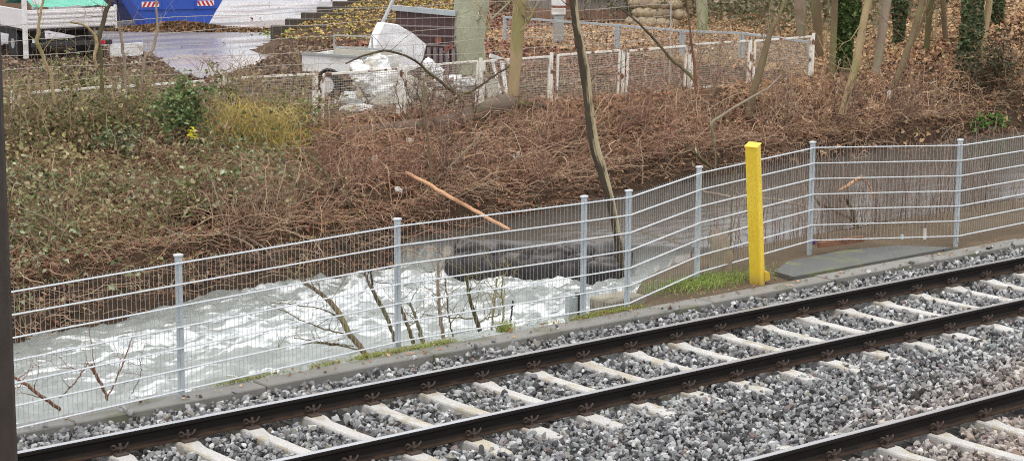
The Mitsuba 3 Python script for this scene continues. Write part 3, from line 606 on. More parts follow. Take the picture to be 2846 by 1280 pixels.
x = rng.uniform(6, 23, 260); P = np.c_[x, rng.uniform(.96, 1.3, 260), np.full(260, -.115)]
put('path_litter', leaves(P, rng.uniform(.025, .06, 260), cols(BROWN, 260), .3), 'vc_matte', 'small brown leaves scattered on the kerb path', 'leaves', kind='stuff')
# grass and moss at the foot of the fence
def blades(n, fx, zb, h, pal):
    B = fx(n); B = np.c_[B, np.full(len(B), zb)] if B.shape[1] == 2 else B
    return arcs(B, (.01, .09), h, (.0018, .0036), pal, K=4, jit=.006)[0]
GR = [(.34, .42, .11), (.42, .48, .16), (.46, .42, .17), (.24, .32, .08)]
def strip(n):
    x = rng.uniform(5, 15.2, n * 4); y = 1.22 + np.abs(rng.normal(0, .05, n * 4)); d = nfield(x, x * 0, 1.1, 51); ok = d + rng.normal(0, .05, len(d)) > .53
    return np.c_[x, y][ok][:n]
put('fence_moss', blades(2600, strip, -.14, (.015, .07), GR + [(.30, .19, .08)]), 'vc_matte', 'moss and short grass along the foot of the mesh fence', 'grass', kind='stuff')
g0 = (16.747,1.710,-0.140)
def patch(n): return np.c_[rng.normal(g0[0], .50, n), np.clip(rng.normal(g0[1] + .1, .17, n), 1.24, 3)]
put('grass_patch', blades(1700, patch, -.15, (.02, .10), [(.26, .42, .09), (.35, .50, .14), (.44, .48, .18), (.18, .28, .07), (.30, .22, .12)]), 'vc_matte', 'bright green grass left of the yellow post', 'grass', kind='stuff')
for px, py, s in ((1268,826,.10), (2130,648,.08), (1600,745,.08), (1980,668,.06)):
    q = (13.278,1.378,-0.130)
    pass
g1 = (13.255,1.350,-0.130)
put('grass_tuft', blades(160, lambda n: np.c_[rng.normal(g1[0], .05, n), rng.normal(1.33, .03, n)], -.15, (.06, .16), GR), 'vc_matte', 'small green tuft growing at the fence foot among the saplings', 'grass', kind='stuff')

x, y = rng.uniform(18.2, 24.5, 400), rng.uniform(2.6, 4.2, 400); B = np.c_[x, y, znear(x, y)]; B = B[(B[:, 0] > 19.6) | (rng.uniform(0, 1, 400) < .5)]
m, _ = arcs(B, (.05, .5), (.5, 1.9), (.003, .007), [(.24, .16, .13), (.30, .21, .17), (.17, .11, .09), (.36, .28, .22)], K=6, jit=.02)
put('dead_stalks', m, 'vc_matte', 'thin dead stalks standing behind the right fence panels', 'stalks', kind='stuff')

# ------------------------------------------------------------------ trees
def twigs(P, n, length, r, spread=1.0, depth=2):
    """Side twigs along a path P (k,4)."""
    out = []
    for _ in range(n):
        i = rng.integers(len(P) // 4, len(P)); b = P[i, :3]
        d = rng.normal(0, 1, 3) * [1, .7, .6] + [0, 0, .75]; d /= np.linalg.norm(d); L = rng.uniform(.3, 1) * length
        u = np.linspace(0, 1, 6)[:, None]
        q = b + d * L * u + np.array([0, 0, .25 * L]) * u**2 + rng.normal(0, .03 * L, (6, 3)) * (u > 0)
        rr = min(r, P[i, 3] * .6)
        out.append(vtubes(q[None], (rr * (1 - .75 * u[:, 0]))[None], 4))
        if depth > 1:
            for _ in range(3):
                j = rng.integers(2, 6); e = d * .6 + rng.normal(0, .6, 3); e /= np.linalg.norm(e); w = np.linspace(0, 1, 4)[:, None]
                qq = q[j] + e * L * .45 * w + rng.normal(0, .012 * L, (4, 3)) * (w > 0)
                out.append(vtubes(qq[None], (rr * .5 * (1 - .7 * w[:, 0]))[None], 3))
    return out
def trunk_mesh(P, n=40, sides=14, lump=.06, flare=0.0, seed=0):
    p = smooth_path(np.array(P), n); t = np.linspace(0, 1, n)
    if flare: p[:, 3] *= 1 + flare * np.exp(-t * n / 3.0)
    m = vtubes(p[None, :, :3], p[None, :, 3], sides, None, True)
    v = m[0]; c = np.repeat(p[:, :3], sides, 0); d = v - c
    s = 1 + lump * 2 * (meshkit.fbm(np.c_[v[:, 0] * 4, v[:, 1] * 4, v[:, 2] * 1.5] + seed, 4, seed) - .5) * 2
    return (c + d * s[:, None], m[1]), p
def tree(name, P, mat_, lab, cat='tree', tw=0, twl=1.0, twr=.012, n=40, sides=12, lump=.06, flare=0.0, crown_mat=None, forks=()):
    k = num(name); tag(k, lab, cat)
    m, p = trunk_mesh(P, n, sides, lump, flare, len(used))
    part(k, 'trunk', m, mat_, 60)
    for fp in forks: part(k, 'limb', trunk_mesh(fp, 24, 8, lump, 0, len(used))[0], mat_, 60)
    if tw:
        out = twigs(p, tw, twl, twr)
        for fp in forks: out += twigs(smooth_path(np.array(fp), 20), tw // 2 + 1, twl, twr)
        part(k, 'crown', join(out), crown_mat or mat_)
    return k
# depth planes: the y of each trunk's foot
tree('large_tree', [(31.119,24.400,-0.514,0.418),(31.093,24.400,-0.055,0.397),(31.079,24.400,0.441,0.396),(31.115,24.400,1.032,0.410),(31.152,24.400,1.425,0.425),(31.186,24.400,2.891,0.393),(31.241,24.400,5.495,0.341)], 'bark_mossy', 'large thick tree trunk with mossy grey green bark behind the white fence', tw=10, twl=2.5, twr=.04, lump=.06, flare=.15, n=70, sides=30)
tree('slender_tree', [(27.012,17.900,-0.844,0.102),(27.044,17.900,-0.591,0.114),(27.106,17.900,-0.085,0.127),(27.177,17.900,0.587,0.131),(27.227,17.900,1.259,0.135),(27.287,17.900,1.927,0.139),(27.363,17.900,3.256,0.130),(27.496,17.900,5.391,0.100)], 'bark_tan', 'straight tan trunk standing in front of the white fence', tw=10, twl=1.8, twr=.02, lump=.05, n=60, forks=[[(27.209,17.800,1.266,0.042),(27.361,17.800,1.410,0.034),(27.449,17.800,1.507,0.025),(27.612,17.800,1.752,0.017)]])
tree('leaning_alder', [(22.982,9.900,-2.302,0.063),(22.860,9.900,-1.788,0.068),(22.749,9.900,-1.293,0.068),(22.602,9.900,-0.799,0.073),(22.421,9.900,-0.307,0.084),(22.263,9.900,0.043,0.086),(22.158,9.900,0.453,0.083),(22.089,9.900,0.856,0.077),(22.029,9.900,1.256,0.080),(21.916,9.900,1.722,0.074),(21.824,9.900,2.053,0.071),(21.758,9.900,2.381,0.068),(21.683,9.900,2.835,0.065),(21.569,9.900,3.606,0.059),(21.335,9.900,5.242,0.042)], 'bark_two_sided', 'leaning trunk with one pale side rising from the weir', tw=7, twl=1.0, twr=.010, lump=.10, n=90, sides=14, forks=[[(22.119,9.900,1.152,0.026),(22.205,9.900,1.272,0.020),(22.285,9.900,1.306,0.013),(22.338,9.900,1.330,0.010)], [(21.916,9.900,1.722,0.033),(21.810,9.900,1.859,0.029),(21.797,9.900,2.120,0.026),(21.749,9.900,2.446,0.019)]])
tree('leaning_tree', [(32.756,16.400,-0.838,0.090),(32.878,16.400,-0.343,0.085),(33.055,16.400,0.095,0.085),(33.218,16.400,0.534,0.081),(33.334,16.400,0.887,0.067),(33.453,16.400,1.131,0.054),(33.628,16.400,1.321,0.040),(33.859,16.400,1.759,0.036),(34.210,16.400,2.464,0.032),(34.505,16.400,3.531,0.018)], 'bark_brown', 'leaning brown tree in front of the last white fence panel', tw=8, twl=1.2, twr=.012)
q = (36.884,17.125,-0.798); yq = q[1]
tree('slope_tree', [(35.014,15.600,-0.874,0.091),(35.145,15.600,-0.516,0.091),(35.288,15.600,-0.114,0.091),(35.433,15.600,0.271,0.091),(35.578,15.600,0.884,0.091),(35.689,15.600,1.370,0.087),(35.793,15.600,1.730,0.087),(36.078,15.600,2.808,0.082),(36.512,15.600,4.874,0.055)], 'bark_tan', 'tan leaning trunk, first of three thin trunks on the leafy slope', tw=4, twl=1.5, twr=.015)
tree('slope_tree', [(39.369,18.400,-0.615,0.111),(39.503,18.400,-0.290,0.111),(39.586,18.400,0.128,0.111),(39.642,18.400,0.488,0.111),(39.733,18.400,1.026,0.111),(39.817,18.400,1.424,0.111),(40.023,18.400,2.615,0.100),(40.344,18.400,4.888,0.060)], 'bark_grey', 'grey trunk, second of three thin trunks on the leafy slope', tw=4, twl=1.5, twr=.015)
tree('slope_tree', [(37.726,16.600,-1.059,0.096),(37.925,16.600,-0.687,0.091),(38.124,16.600,-0.313,0.092),(38.338,16.600,0.079,0.087),(38.510,16.600,0.418,0.082),(38.670,16.600,0.728,0.082),(38.993,16.600,1.553,0.082),(39.485,16.600,2.790,0.073),(40.257,16.600,4.891,0.049)], 'bark_brown', 'strongly leaning trunk, third of three thin trunks on the leafy slope', tw=4, twl=1.5, twr=.015)
tree('back_tree', [(38.040,18.600,-0.498,0.079),(38.044,18.600,0.297,0.079),(38.058,18.600,0.889,0.084),(38.057,18.600,1.479,0.084),(38.039,18.600,2.945,0.078),(38.052,18.600,4.395,0.059)], 'bark_brown', 'brown trunk rising beside the ivy at the end of the white fence', tw=3)
tree('back_tree', [(42.075,17.200,-0.531,0.102),(42.152,17.200,0.180,0.102),(42.278,17.200,0.684,0.092),(42.386,17.200,1.188,0.087),(42.421,17.200,1.796,0.081),(42.468,17.200,3.907,0.051)], 'bark_tan', 'bent tan trunk right of the thick ivy trunk', tw=3)
tree('back_tree', [(43.025,19.000,0.003,0.074),(42.913,19.000,0.642,0.074),(42.803,19.000,1.277,0.074),(42.542,19.000,3.361,0.062)], 'bark_brown', 'thin straight trunk far up the leafy slope', tw=3)
tree('back_tree', [(41.372,22.000,-0.454,0.130),(41.260,22.000,0.526,0.130),(41.164,22.000,1.175,0.129),(40.965,22.000,3.308,0.107)], 'bark_brown', 'dim trunk far behind the end of the white fence', tw=3)
tree('back_tree', [(43.908,29.000,-0.407,0.171),(43.850,29.000,0.326,0.171),(43.792,29.000,1.056,0.170),(43.659,29.000,3.100,0.145)], 'bark_mossy', 'mossy trunk behind the pale stones at the back', tw=3)
tree('back_tree', [(45.108,26.000,-0.499,0.155),(44.999,26.000,0.338,0.154),(44.907,26.000,0.814,0.154),(44.717,26.000,2.695,0.118)], 'bark_grey', 'grey trunk behind the low mesh panels at the back', tw=3)
tree('back_tree', [(41.958,18.800,-0.135,0.084),(42.000,18.800,0.697,0.083),(42.023,18.800,1.318,0.083),(42.046,18.800,3.373,0.062)], 'bark_dark', 'dark trunk between the leaning trunk and the thick ivy', tw=3)
def ivy_tree(P, n, lab, pal, spread):
    k = num('ivy_tree'); tag(k, lab, 'tree')
    m, p = trunk_mesh(P, 30, 10, .08, 0, len(used)); part(k, 'trunk', m, 'bark_dark', 60)
    i = rng.integers(0, len(p), n); a = rng.uniform(0, 2 * np.pi, n); clump = np.clip(2.6 * meshkit.fbm(np.c_[np.cos(a) * 1.3, np.sin(a) * 1.3 + 5, p[i, 2] * 1.3], 3, 7) - .45, .05, 2)
    rr = p[i, 3] * (1 + spread * clump * rng.uniform(.3, 1.3, n))
    Q = p[i, :3] + np.c_[np.cos(a) * rr, np.sin(a) * rr, rng.normal(0, .12, n)]
    part(k, 'ivy', leaves(Q, rng.uniform(.09, .17, n), cols(pal, n), 1.2), 'vc_matte', label='dense dark ivy wrapped round the trunk')
IV = [(.11, .16, .075), (.16, .21, .11), (.075, .105, .05), (.24, .28, .17), (.22, .17, .10)]
ivy_tree([(41.613,17.200,-0.452,0.173),(41.629,17.200,0.208,0.183),(41.681,17.200,0.813,0.192),(41.765,17.200,1.415,0.192),(41.846,17.200,2.917,0.171),(41.984,17.200,4.899,0.120)], 4200, 'thick trunk wrapped in dark green ivy near the right edge', IV, .42)
ivy_tree([(38.574,18.700,-0.540,0.110),(38.611,18.700,0.459,0.130),(38.639,18.700,1.055,0.229),(38.648,18.700,1.452,0.249),(38.633,18.700,2.832,0.228),(38.638,18.700,4.393,0.148)], 4200, 'ivy covered trunk just right of the white fence end', [(.08, .12, .04), (.11, .16, .06), (.06, .09, .03), (.16, .21, .09)], .45)
ivy_tree([(43.452,21.000,-0.056,0.077),(43.486,21.000,0.489,0.098),(43.459,21.000,0.926,0.142),(43.472,21.000,1.251,0.164),(43.465,21.000,2.441,0.152),(43.471,21.000,3.941,0.108)], 2200, 'ivy column between the second and third thin trunks', IV, .5)
ivy_tree([(45.222,19.000,0.212,0.076),(45.169,19.000,0.648,0.087),(45.117,19.000,1.082,0.141),(45.074,19.000,1.406,0.162),(44.955,19.000,2.905,0.140)], 1800, 'ivy column at the top near the right corner', IV, .5)

def limb(name, P, mat_, lab, cat='branch', n=26, sides=6, jit=.006, tw=0, twl=.6):
    k = num(name); p = smooth_path(np.array(P), n); p[1:-1, :3] += rng.normal(0, jit, (n - 2, 3))
    ms = [vtubes(p[None, :, :3], np.maximum(p[None, :, 3], .003), sides, None, True)]
    if tw: ms += twigs(p, tw, twl, .006, depth=2)
    add(k, join(ms), mat_, 50); tag(k, lab, cat); return k
# saplings on the top left
limb('sapling', [(16.116,17.200,0.577,0.031),(16.067,17.200,1.074,0.031),(15.984,17.200,1.260,0.031),(15.861,17.200,1.591,0.034),(15.813,17.200,1.683,0.034),(15.849,17.200,1.852,0.027),(15.889,17.200,2.104,0.021),(15.976,17.200,2.395,0.021),(16.082,17.200,2.801,0.014)], 'bark_tan', 'leftmost bent tan sapling in front of the truck', 'sapling', tw=9, twl=.8)
k = limb('sapling', [(17.140,17.400,0.677,0.036),(17.146,17.400,1.069,0.032),(17.134,17.400,1.424,0.042),(17.093,17.400,1.603,0.049),(17.180,17.400,1.846,0.042),(17.276,17.400,2.102,0.039),(17.363,17.400,2.331,0.028),(17.479,17.400,2.750,0.018)], 'bark_dark', 'forked dark sapling right of the truck tailgate', 'sapling', tw=10, twl=.9)
limb('sapling', [(17.001,17.300,1.156,0.025),(16.969,17.300,1.370,0.028),(17.023,17.300,1.564,0.032),(16.966,17.300,1.736,0.028),(16.809,17.300,1.898,0.021),(16.511,17.300,1.988,0.017)], 'bark_tan', 'pale crooked side stem beside the forked sapling', 'sapling', tw=3)
limb('sapling', [(17.681,17.500,0.668,0.029),(17.669,17.500,1.029,0.025),(17.668,17.500,1.244,0.029),(17.636,17.500,1.497,0.029),(17.603,17.500,1.712,0.021),(17.578,17.500,1.927,0.014)], 'bark_grey', 'upright grey sapling below the dark navy skip', 'sapling', tw=7)
limb('sapling', [(17.988,17.500,0.611,0.025),(18.041,17.500,1.006,0.025),(18.099,17.500,1.292,0.029),(18.249,17.500,1.399,0.029),(18.313,17.500,1.606,0.025),(18.360,17.500,1.806,0.022),(18.346,17.500,2.166,0.018),(18.399,17.500,2.574,0.014)], 'bark_grey', 'crooked sapling in front of the blue skip', 'sapling', tw=7)
limb('sapling', [(16.564,17.000,0.578,0.021),(16.533,17.000,0.790,0.021),(16.471,17.000,0.968,0.017),(16.431,17.000,1.145,0.014)], 'bark_tan', 'short pale stem below the truck', 'sapling', tw=4)
# branches across the bank
limb('dark_branch', [(18.943,14.600,-0.061,0.024),(18.974,14.317,-0.346,0.029),(18.996,14.033,-0.621,0.034),(19.048,13.750,-0.958,0.038),(19.180,13.467,-1.281,0.043),(19.288,13.183,-1.502,0.043),(19.352,12.900,-1.758,0.038)], 'bark_dark', 'long dark branch sloping down to the fence, left of two', tw=8, twl=.7)
limb('dark_branch', [(19.621,14.600,-0.260,0.020),(19.604,14.280,-0.448,0.024),(19.860,13.960,-0.878,0.029),(19.920,13.640,-1.202,0.034),(19.945,13.320,-1.533,0.039),(19.883,13.000,-1.767,0.034)], 'bark_dark', 'long dark branch sloping down to the fence, right of two', tw=8, twl=.7)
limb('dark_branch', [(21.598,14.200,-0.824,0.020),(21.622,13.933,-1.121,0.020),(21.599,13.667,-1.339,0.025),(21.530,13.400,-1.585,0.020)], 'bark_dark', 'short dark branch left of the thin upright stem', tw=4)
limb('dark_branch', [(28.413,16.200,-0.255,0.018),(28.543,15.943,-0.424,0.023),(28.856,15.686,-0.657,0.029),(29.063,15.429,-0.807,0.035),(29.085,15.171,-0.949,0.035),(29.263,14.914,-0.986,0.041),(29.363,14.657,-1.158,0.046),(29.593,14.400,-1.433,0.046)], 'bark_dark', 'dark branch lying across the leaves right of the leaning alder', tw=6)
limb('dark_branch', [(30.077,17.800,1.652,0.024),(30.313,17.560,1.395,0.024),(30.723,17.320,0.910,0.031),(31.014,17.080,0.491,0.037),(31.278,16.840,0.204,0.037),(31.331,16.600,-0.017,0.043)], 'bark_dark', 'thin dark branch slanting past the white fence posts', tw=6)
limb('bare_sapling', [(30.900,16.200,-0.155,0.035),(30.866,16.200,0.161,0.035),(30.792,16.200,0.598,0.030),(30.694,16.200,1.034,0.026),(30.636,16.200,1.380,0.021),(30.548,16.200,1.896,0.017),(30.461,16.200,2.409,0.013)], 'bark_red', 'reddish bare sapling in front of a white fence post', 'sapling', tw=12, twl=1.2)
limb('bent_branch', [(30.219,14.900,-1.507,0.025),(30.199,14.900,-1.258,0.025),(30.139,14.900,-0.905,0.029),(30.070,14.900,-0.603,0.034),(30.540,14.900,-0.402,0.025),(31.247,14.900,-0.146,0.026),(31.783,14.900,0.041,0.021),(32.172,14.900,0.292,0.017)], 'bark_grey', 'pale branch bent sharply to the right above the yellow post', tw=6)
limb('thin_stem', [(21.683,13.600,-1.645,0.025),(21.657,13.600,-1.190,0.025),(21.631,13.600,-0.753,0.025),(21.596,13.600,-0.317,0.021),(21.543,13.600,0.046,0.021),(21.491,13.600,0.478,0.018),(21.474,13.600,0.976,0.014)], 'bark_brown', 'thin upright stem behind the orange stick', 'sapling', tw=8)
limb('thin_stem', [(21.869,13.900,-0.973,0.014),(22.097,13.900,-0.834,0.018),(22.373,13.900,-0.639,0.018),(22.744,13.900,-0.377,0.015),(23.072,13.900,-0.108,0.011)], 'bark_grey', 'slanting grey stem right of the upright one', 'branch', tw=3)
limb('thin_stem', [(21.607,13.500,-1.353,0.014),(21.969,13.500,-1.246,0.018),(22.336,13.500,-1.136,0.014),(22.753,13.500,-1.031,0.015),(23.129,13.500,-0.941,0.011)], 'bark_grey', 'low slanting grey stem touching the orange stick', 'branch', tw=4)
limb('arching_branch', [(23.008,18.200,0.806,0.016),(23.596,18.200,0.973,0.020),(24.142,18.200,0.983,0.024),(24.696,18.200,0.790,0.024),(25.106,18.200,0.478,0.029),(25.522,18.200,0.204,0.033),(25.785,18.200,-0.006,0.033)], 'bark_dark', 'arching dark branch in front of the white sheet', tw=10, twl=.9)
limb('arching_branch', [(25.450,18.000,-0.147,0.025),(25.787,18.000,-0.004,0.025),(26.211,18.000,0.118,0.025),(26.694,18.000,0.355,0.021),(27.184,18.000,0.579,0.017)], 'bark_dark', 'dark branch rising to the right before the large tree', tw=5)
limb('pale_branch', [(25.135,17.700,0.436,0.020),(25.362,17.700,0.151,0.020),(25.603,17.700,-0.088,0.021),(25.761,17.700,-0.307,0.021)], 'bark_grey', 'pale stick slanting down left of the fallen log', tw=2)
limb('pale_branch', [(25.521,17.200,-0.733,0.016),(25.625,17.200,-0.511,0.020),(25.845,17.200,-0.223,0.020),(26.044,17.200,0.010,0.016),(26.224,17.200,0.221,0.012)], 'bark_grey', 'pale stick slanting up in front of the fallen log', tw=3)
limb('pale_branch', [(21.481,17.300,-0.262,0.015),(21.712,17.167,-0.320,0.019),(21.991,17.033,-0.413,0.019),(22.065,16.900,-0.460,0.012)], 'stick_orange', 'straight tan stick lying below the white fence', tw=0)
for (a, b_, c, d, lab) in ((120, 520, 200, 548, 'pale twig low on the left bank near the mast'), (50, 535, 180, 600, 'pale twig sloping down the left bank'), (380, 540, 470, 600, 'pale twig on the middle of the left bank'), (560, 590, 640, 655, 'pale curved twig above the fence, nearer the left'), (640, 560, 690, 650, 'pale curved twig above the fence, farther right'), (520, 470, 570, 640, 'thin pale twig crossing the bank'), (300, 500, 420, 585, 'long pale twig across the green leaves')):
    pass
TW = [[(13.333,13.000,-0.385,0.009),(13.744,13.000,-0.582,0.012),(14.002,13.000,-0.796,0.012),(14.231,13.000,-0.977,0.009)], [(13.385,13.200,-0.540,0.009),(13.770,13.200,-0.798,0.009),(14.167,13.200,-0.937,0.009)], [(15.674,13.400,-0.845,0.010),(15.931,13.100,-1.025,0.013),(16.114,12.800,-1.197,0.010)], [(16.901,13.000,-1.205,0.013),(17.098,12.833,-1.282,0.013),(17.294,12.667,-1.445,0.013),(17.298,12.500,-1.618,0.010)], [(16.790,13.300,-0.919,0.010),(17.245,13.067,-1.234,0.013),(17.553,12.833,-1.468,0.013),(17.630,12.600,-1.674,0.010)], [(17.230,14.000,-0.254,0.010),(17.208,13.667,-0.679,0.013),(17.111,13.333,-0.991,0.010),(17.048,13.000,-1.367,0.010)], [(15.618,14.200,-0.654,0.010),(15.931,13.867,-1.037,0.013),(16.177,13.533,-1.181,0.013),(16.419,13.200,-1.390,0.010)], [(17.895,13.600,-1.078,0.010),(18.284,13.600,-1.463,0.014),(18.518,13.600,-1.835,0.010)], [(18.985,13.800,-1.362,0.010),(18.817,13.800,-1.622,0.010),(18.770,13.800,-1.966,0.010)]]
TL = ['pale twig at the left edge by the dark mast', 'lower pale twig at the left edge', 'pale twig among green leaves on the left bank', 'pale curved twig hanging towards the first fence post', 'long pale twig above the second fence panel', 'upright pale twig on the left bank', 'pale twig crossing the middle of the left bank', 'short pale twig above the second fence panel', 'thin pale twig near the left of the two dark branches']
for a, lab in zip(TW, TL): limb('pale_twig', a, 'bark_grey', lab, 'twig', n=16, sides=4, tw=5, twl=.45)
# orange stick across the water's edge
k = num('orange_stick'); tag(k, 'bare orange stick reaching from the bank over the fence top', 'stick')
part(k, 'shaft', tube([(20.180,12.300,-0.437,0.027),(20.326,11.825,-0.617,0.030),(20.465,11.350,-0.806,0.030),(20.639,10.875,-0.996,0.030),(20.832,10.400,-1.198,0.026)], sides=7, n=22, jit=.006), 'stick_orange', 50)
part(k, 'stub', tube([(20.058,12.250,-0.386,0.013),(20.142,12.250,-0.421,0.020),(20.209,12.250,-0.468,0.020)], sides=6), 'stick_orange', 50)
# fallen log
k = num('fallen_log'); tag(k, 'thick fallen log lying below the white fence beside the slender tree', 'log')
m, _ = trunk_mesh([(26.439,17.200,-0.108,0.190),(25.992,17.200,-0.193,0.197),(25.520,17.200,-0.290,0.188),(25.054,17.200,-0.385,0.162),(24.341,17.200,-0.428,0.144),(23.546,17.200,-0.429,0.135),(22.770,17.200,-0.439,0.117),(22.106,17.200,-0.456,0.085)], 60, 14, .16, 0, 4)
part(k, 'trunk', m, 'bark_log', 40)
part(k, 'root_end', trunk_mesh([(26.623,17.500,-0.200,0.183),(27.102,17.500,-0.234,0.084),(27.544,17.500,-0.316,0.068),(27.858,17.500,-0.424,0.034)], 16, 8, .14, 0, 6)[0], 'bark_dark', 50)
# saplings growing at the foot of the mesh fence
near = [
 ([(11.919,2.000,-0.343,0.033),(11.879,2.100,-0.227,0.031),(11.808,2.200,-0.085,0.031),(11.808,2.300,0.047,0.031),(11.761,2.400,0.165,0.028),(11.694,2.500,0.273,0.023),(11.632,2.600,0.333,0.018),(11.589,2.700,0.382,0.013)], 'bark_brown', 'thick bent grey brown stem leaning left behind the second fence panel', 8),
 ([(12.282,2.000,-0.238,0.020),(12.294,2.100,-0.072,0.021),(12.274,2.200,0.086,0.023),(12.232,2.300,0.248,0.020),(12.227,2.400,0.362,0.015),(12.247,2.500,0.452,0.012),(12.283,2.600,0.563,0.008)], 'bark_dark', 'dark stem leaning left just left of the middle fence post', 6),
 ([(12.438,2.600,0.201,0.013),(12.418,2.600,0.349,0.012),(12.408,2.600,0.482,0.012),(12.404,2.600,0.548,0.010)], 'bark_dark', 'dark cut stub beside the leaning dark stem', 1),
 ([(12.535,2.000,-0.294,0.023),(12.483,2.000,-0.146,0.021),(12.420,2.000,-0.007,0.020),(12.368,2.000,0.130,0.016),(12.327,2.000,0.243,0.013)], 'bark_brown', 'brown stem just right of the middle fence post', 4),
 ([(12.663,2.000,-0.304,0.027),(12.621,2.000,-0.166,0.023),(12.578,2.000,-0.051,0.018),(12.536,2.000,0.063,0.015),(12.484,2.000,0.157,0.012)], 'bark_grey', 'stout short stem in the clump right of the middle post', 5),
 ([(12.943,2.000,-0.302,0.022),(12.900,2.000,-0.075,0.022),(12.879,2.000,0.104,0.020),(12.868,2.000,0.280,0.017),(12.874,2.000,0.454,0.015),(12.858,2.000,0.630,0.012)], 'bark_grey', 'upright grey stem in the clump right of the middle post', 9),
 ([(13.451,2.000,-0.296,0.026),(13.384,2.000,-0.121,0.024),(13.317,2.000,0.044,0.020),(13.283,2.000,0.204,0.019),(13.249,2.000,0.363,0.015),(13.129,2.000,0.488,0.010)], 'bark_dark', 'dark stem rising at the centre of the third panel', 9),
 ([(13.074,2.000,-0.299,0.010),(13.020,2.000,-0.092,0.010),(12.993,2.000,0.132,0.008),(12.965,2.000,0.355,0.007)], 'bark_brown', 'thin brown stem among the sapling clump', 6),
 ([(13.620,2.000,-0.312,0.012),(13.631,2.000,-0.133,0.012),(13.663,2.000,0.064,0.010),(13.685,2.000,0.263,0.009)], 'bark_tan', 'tan twiggy stem by the green tuft', 7),
 ([(13.756,2.000,-0.295,0.012),(13.789,2.000,-0.110,0.012),(13.754,2.000,0.075,0.009),(13.775,2.000,0.296,0.007)], 'bark_tan', 'tan stem growing out of the green tuft', 6),
 ([(13.876,2.000,-0.294,0.010),(13.898,2.000,-0.148,0.010),(13.915,2.000,-0.015,0.009)], 'dark_steel', 'thin black stake right of the green tuft', 0),
 ([(8.382,2.000,-0.317,0.018),(8.224,2.000,-0.175,0.017),(8.069,2.000,-0.035,0.016),(7.938,2.000,0.070,0.013)], 'bark_red', 'dark reddish stem leaning left beside the mast', 5),
 ([(8.882,2.000,-0.305,0.013),(8.836,2.000,-0.160,0.015),(8.765,2.000,-0.032,0.016),(8.719,2.000,0.072,0.018)], 'bark_red', 'broken red brown stem in the first fence panel', 2),
 ([(8.883,2.000,-0.286,0.007),(8.973,2.000,-0.144,0.007),(9.064,2.000,0.038,0.007),(9.133,2.000,0.184,0.006),(9.166,2.000,0.277,0.004)], 'bark_red', 'thin red twig leaning right in the first fence panel', 5),
 ([(8.386,2.000,-0.202,0.006),(8.492,2.000,-0.123,0.007),(8.599,2.000,-0.025,0.007),(8.694,2.000,0.088,0.006)], 'bark_red', 'thin red twig meeting the broken stem', 4),
 ([(9.248,2.200,-0.349,0.004),(9.330,2.200,-0.243,0.004),(9.369,2.200,-0.129,0.004),(9.346,2.200,-0.006,0.003)], 'bark_red', 'faint red twig left of the first full post', 4)]
for a, mt, lab, tw in near: limb('fence_sapling', a, mt, lab, 'sapling', tw=tw, twl=.5, jit=.004, sides=7)
NT = [[(11.887,2.400,-0.003,0.008),(11.584,2.400,0.146,0.006),(11.286,2.400,0.230,0.006),(10.994,2.400,0.291,0.005)], [(11.988,2.400,-0.192,0.008),(11.682,2.400,-0.095,0.008),(11.383,2.400,0.047,0.006),(11.042,2.400,0.242,0.005)], [(12.116,2.400,-0.385,0.008),(11.832,2.400,-0.290,0.008),(11.479,2.400,-0.211,0.006),(11.082,2.400,-0.194,0.006)], [(12.038,2.400,-0.330,0.007),(11.680,2.400,-0.241,0.007),(11.280,2.400,-0.130,0.005)], [(13.590,2.300,-0.226,0.010),(13.365,2.300,-0.194,0.007),(13.143,2.300,-0.141,0.007),(12.869,2.300,-0.080,0.005)], [(13.647,2.300,-0.302,0.010),(13.789,2.300,-0.254,0.009),(13.991,2.300,-0.237,0.007)], [(11.587,2.400,0.317,0.008),(11.390,2.400,0.491,0.008),(11.194,2.400,0.600,0.006)]]
NL = ['topmost thin side twig of the thick bent stem', 'second thin side twig of the thick bent stem', 'lowest long side twig of the thick bent stem', 'straight side twig low behind the second panel', 'level twig left of the centre stem', 'level twig right of the centre stem', 'twig tip reaching up left behind the second panel']
for a, lab in zip(NT, NL): limb('side_twig', a, 'bark_brown', lab, 'twig', n=18, sides=4, tw=6, twl=.4, jit=.005)
# broken tan branch and snag behind the right panels
limb('broken_branch', [(20.919,3.400,0.351,0.008),(21.081,3.400,0.391,0.022),(21.245,3.400,0.447,0.022),(21.392,3.400,0.506,0.017)], 'stick_orange', 'splintered tan branch behind the right fence panel', tw=0)
limb('broken_branch', [(21.367,3.400,0.492,0.011),(21.516,3.400,0.393,0.014),(21.608,3.400,0.272,0.014),(21.648,3.400,0.154,0.011)], 'stick_orange', 'curved tan strip hanging from the splintered branch', tw=0)
limb('snag', [(21.230,3.200,-0.477,0.039),(21.135,3.200,-0.269,0.039),(21.041,3.200,-0.063,0.033),(20.947,3.200,0.141,0.025),(20.757,3.200,0.327,0.016)], 'bark_dark', 'dark broken snag behind the right fence panel', 'snag', tw=5)
limb('snag', [(21.766,3.400,-0.553,0.025),(21.763,3.400,-0.341,0.025),(21.770,3.400,-0.171,0.022)], 'bark_brown', 'short brown snag right of the dark one', 'snag', tw=2)
limb('drift_branch', [(21.315,4.500,0.448,0.011),(21.261,4.133,0.097,0.017),(21.273,3.767,-0.026,0.020),(21.276,3.400,-0.117,0.019)], 'bark_dark', 'dark drift branch lying over the water at right', tw=5)
limb('drift_branch', [(20.904,6.000,0.007,0.012),(20.889,5.333,0.006,0.014),(20.930,4.667,0.061,0.017),(20.950,4.000,0.033,0.017)], 'bark_grey', 'grey drift branch over the pool behind the yellow post', tw=6)
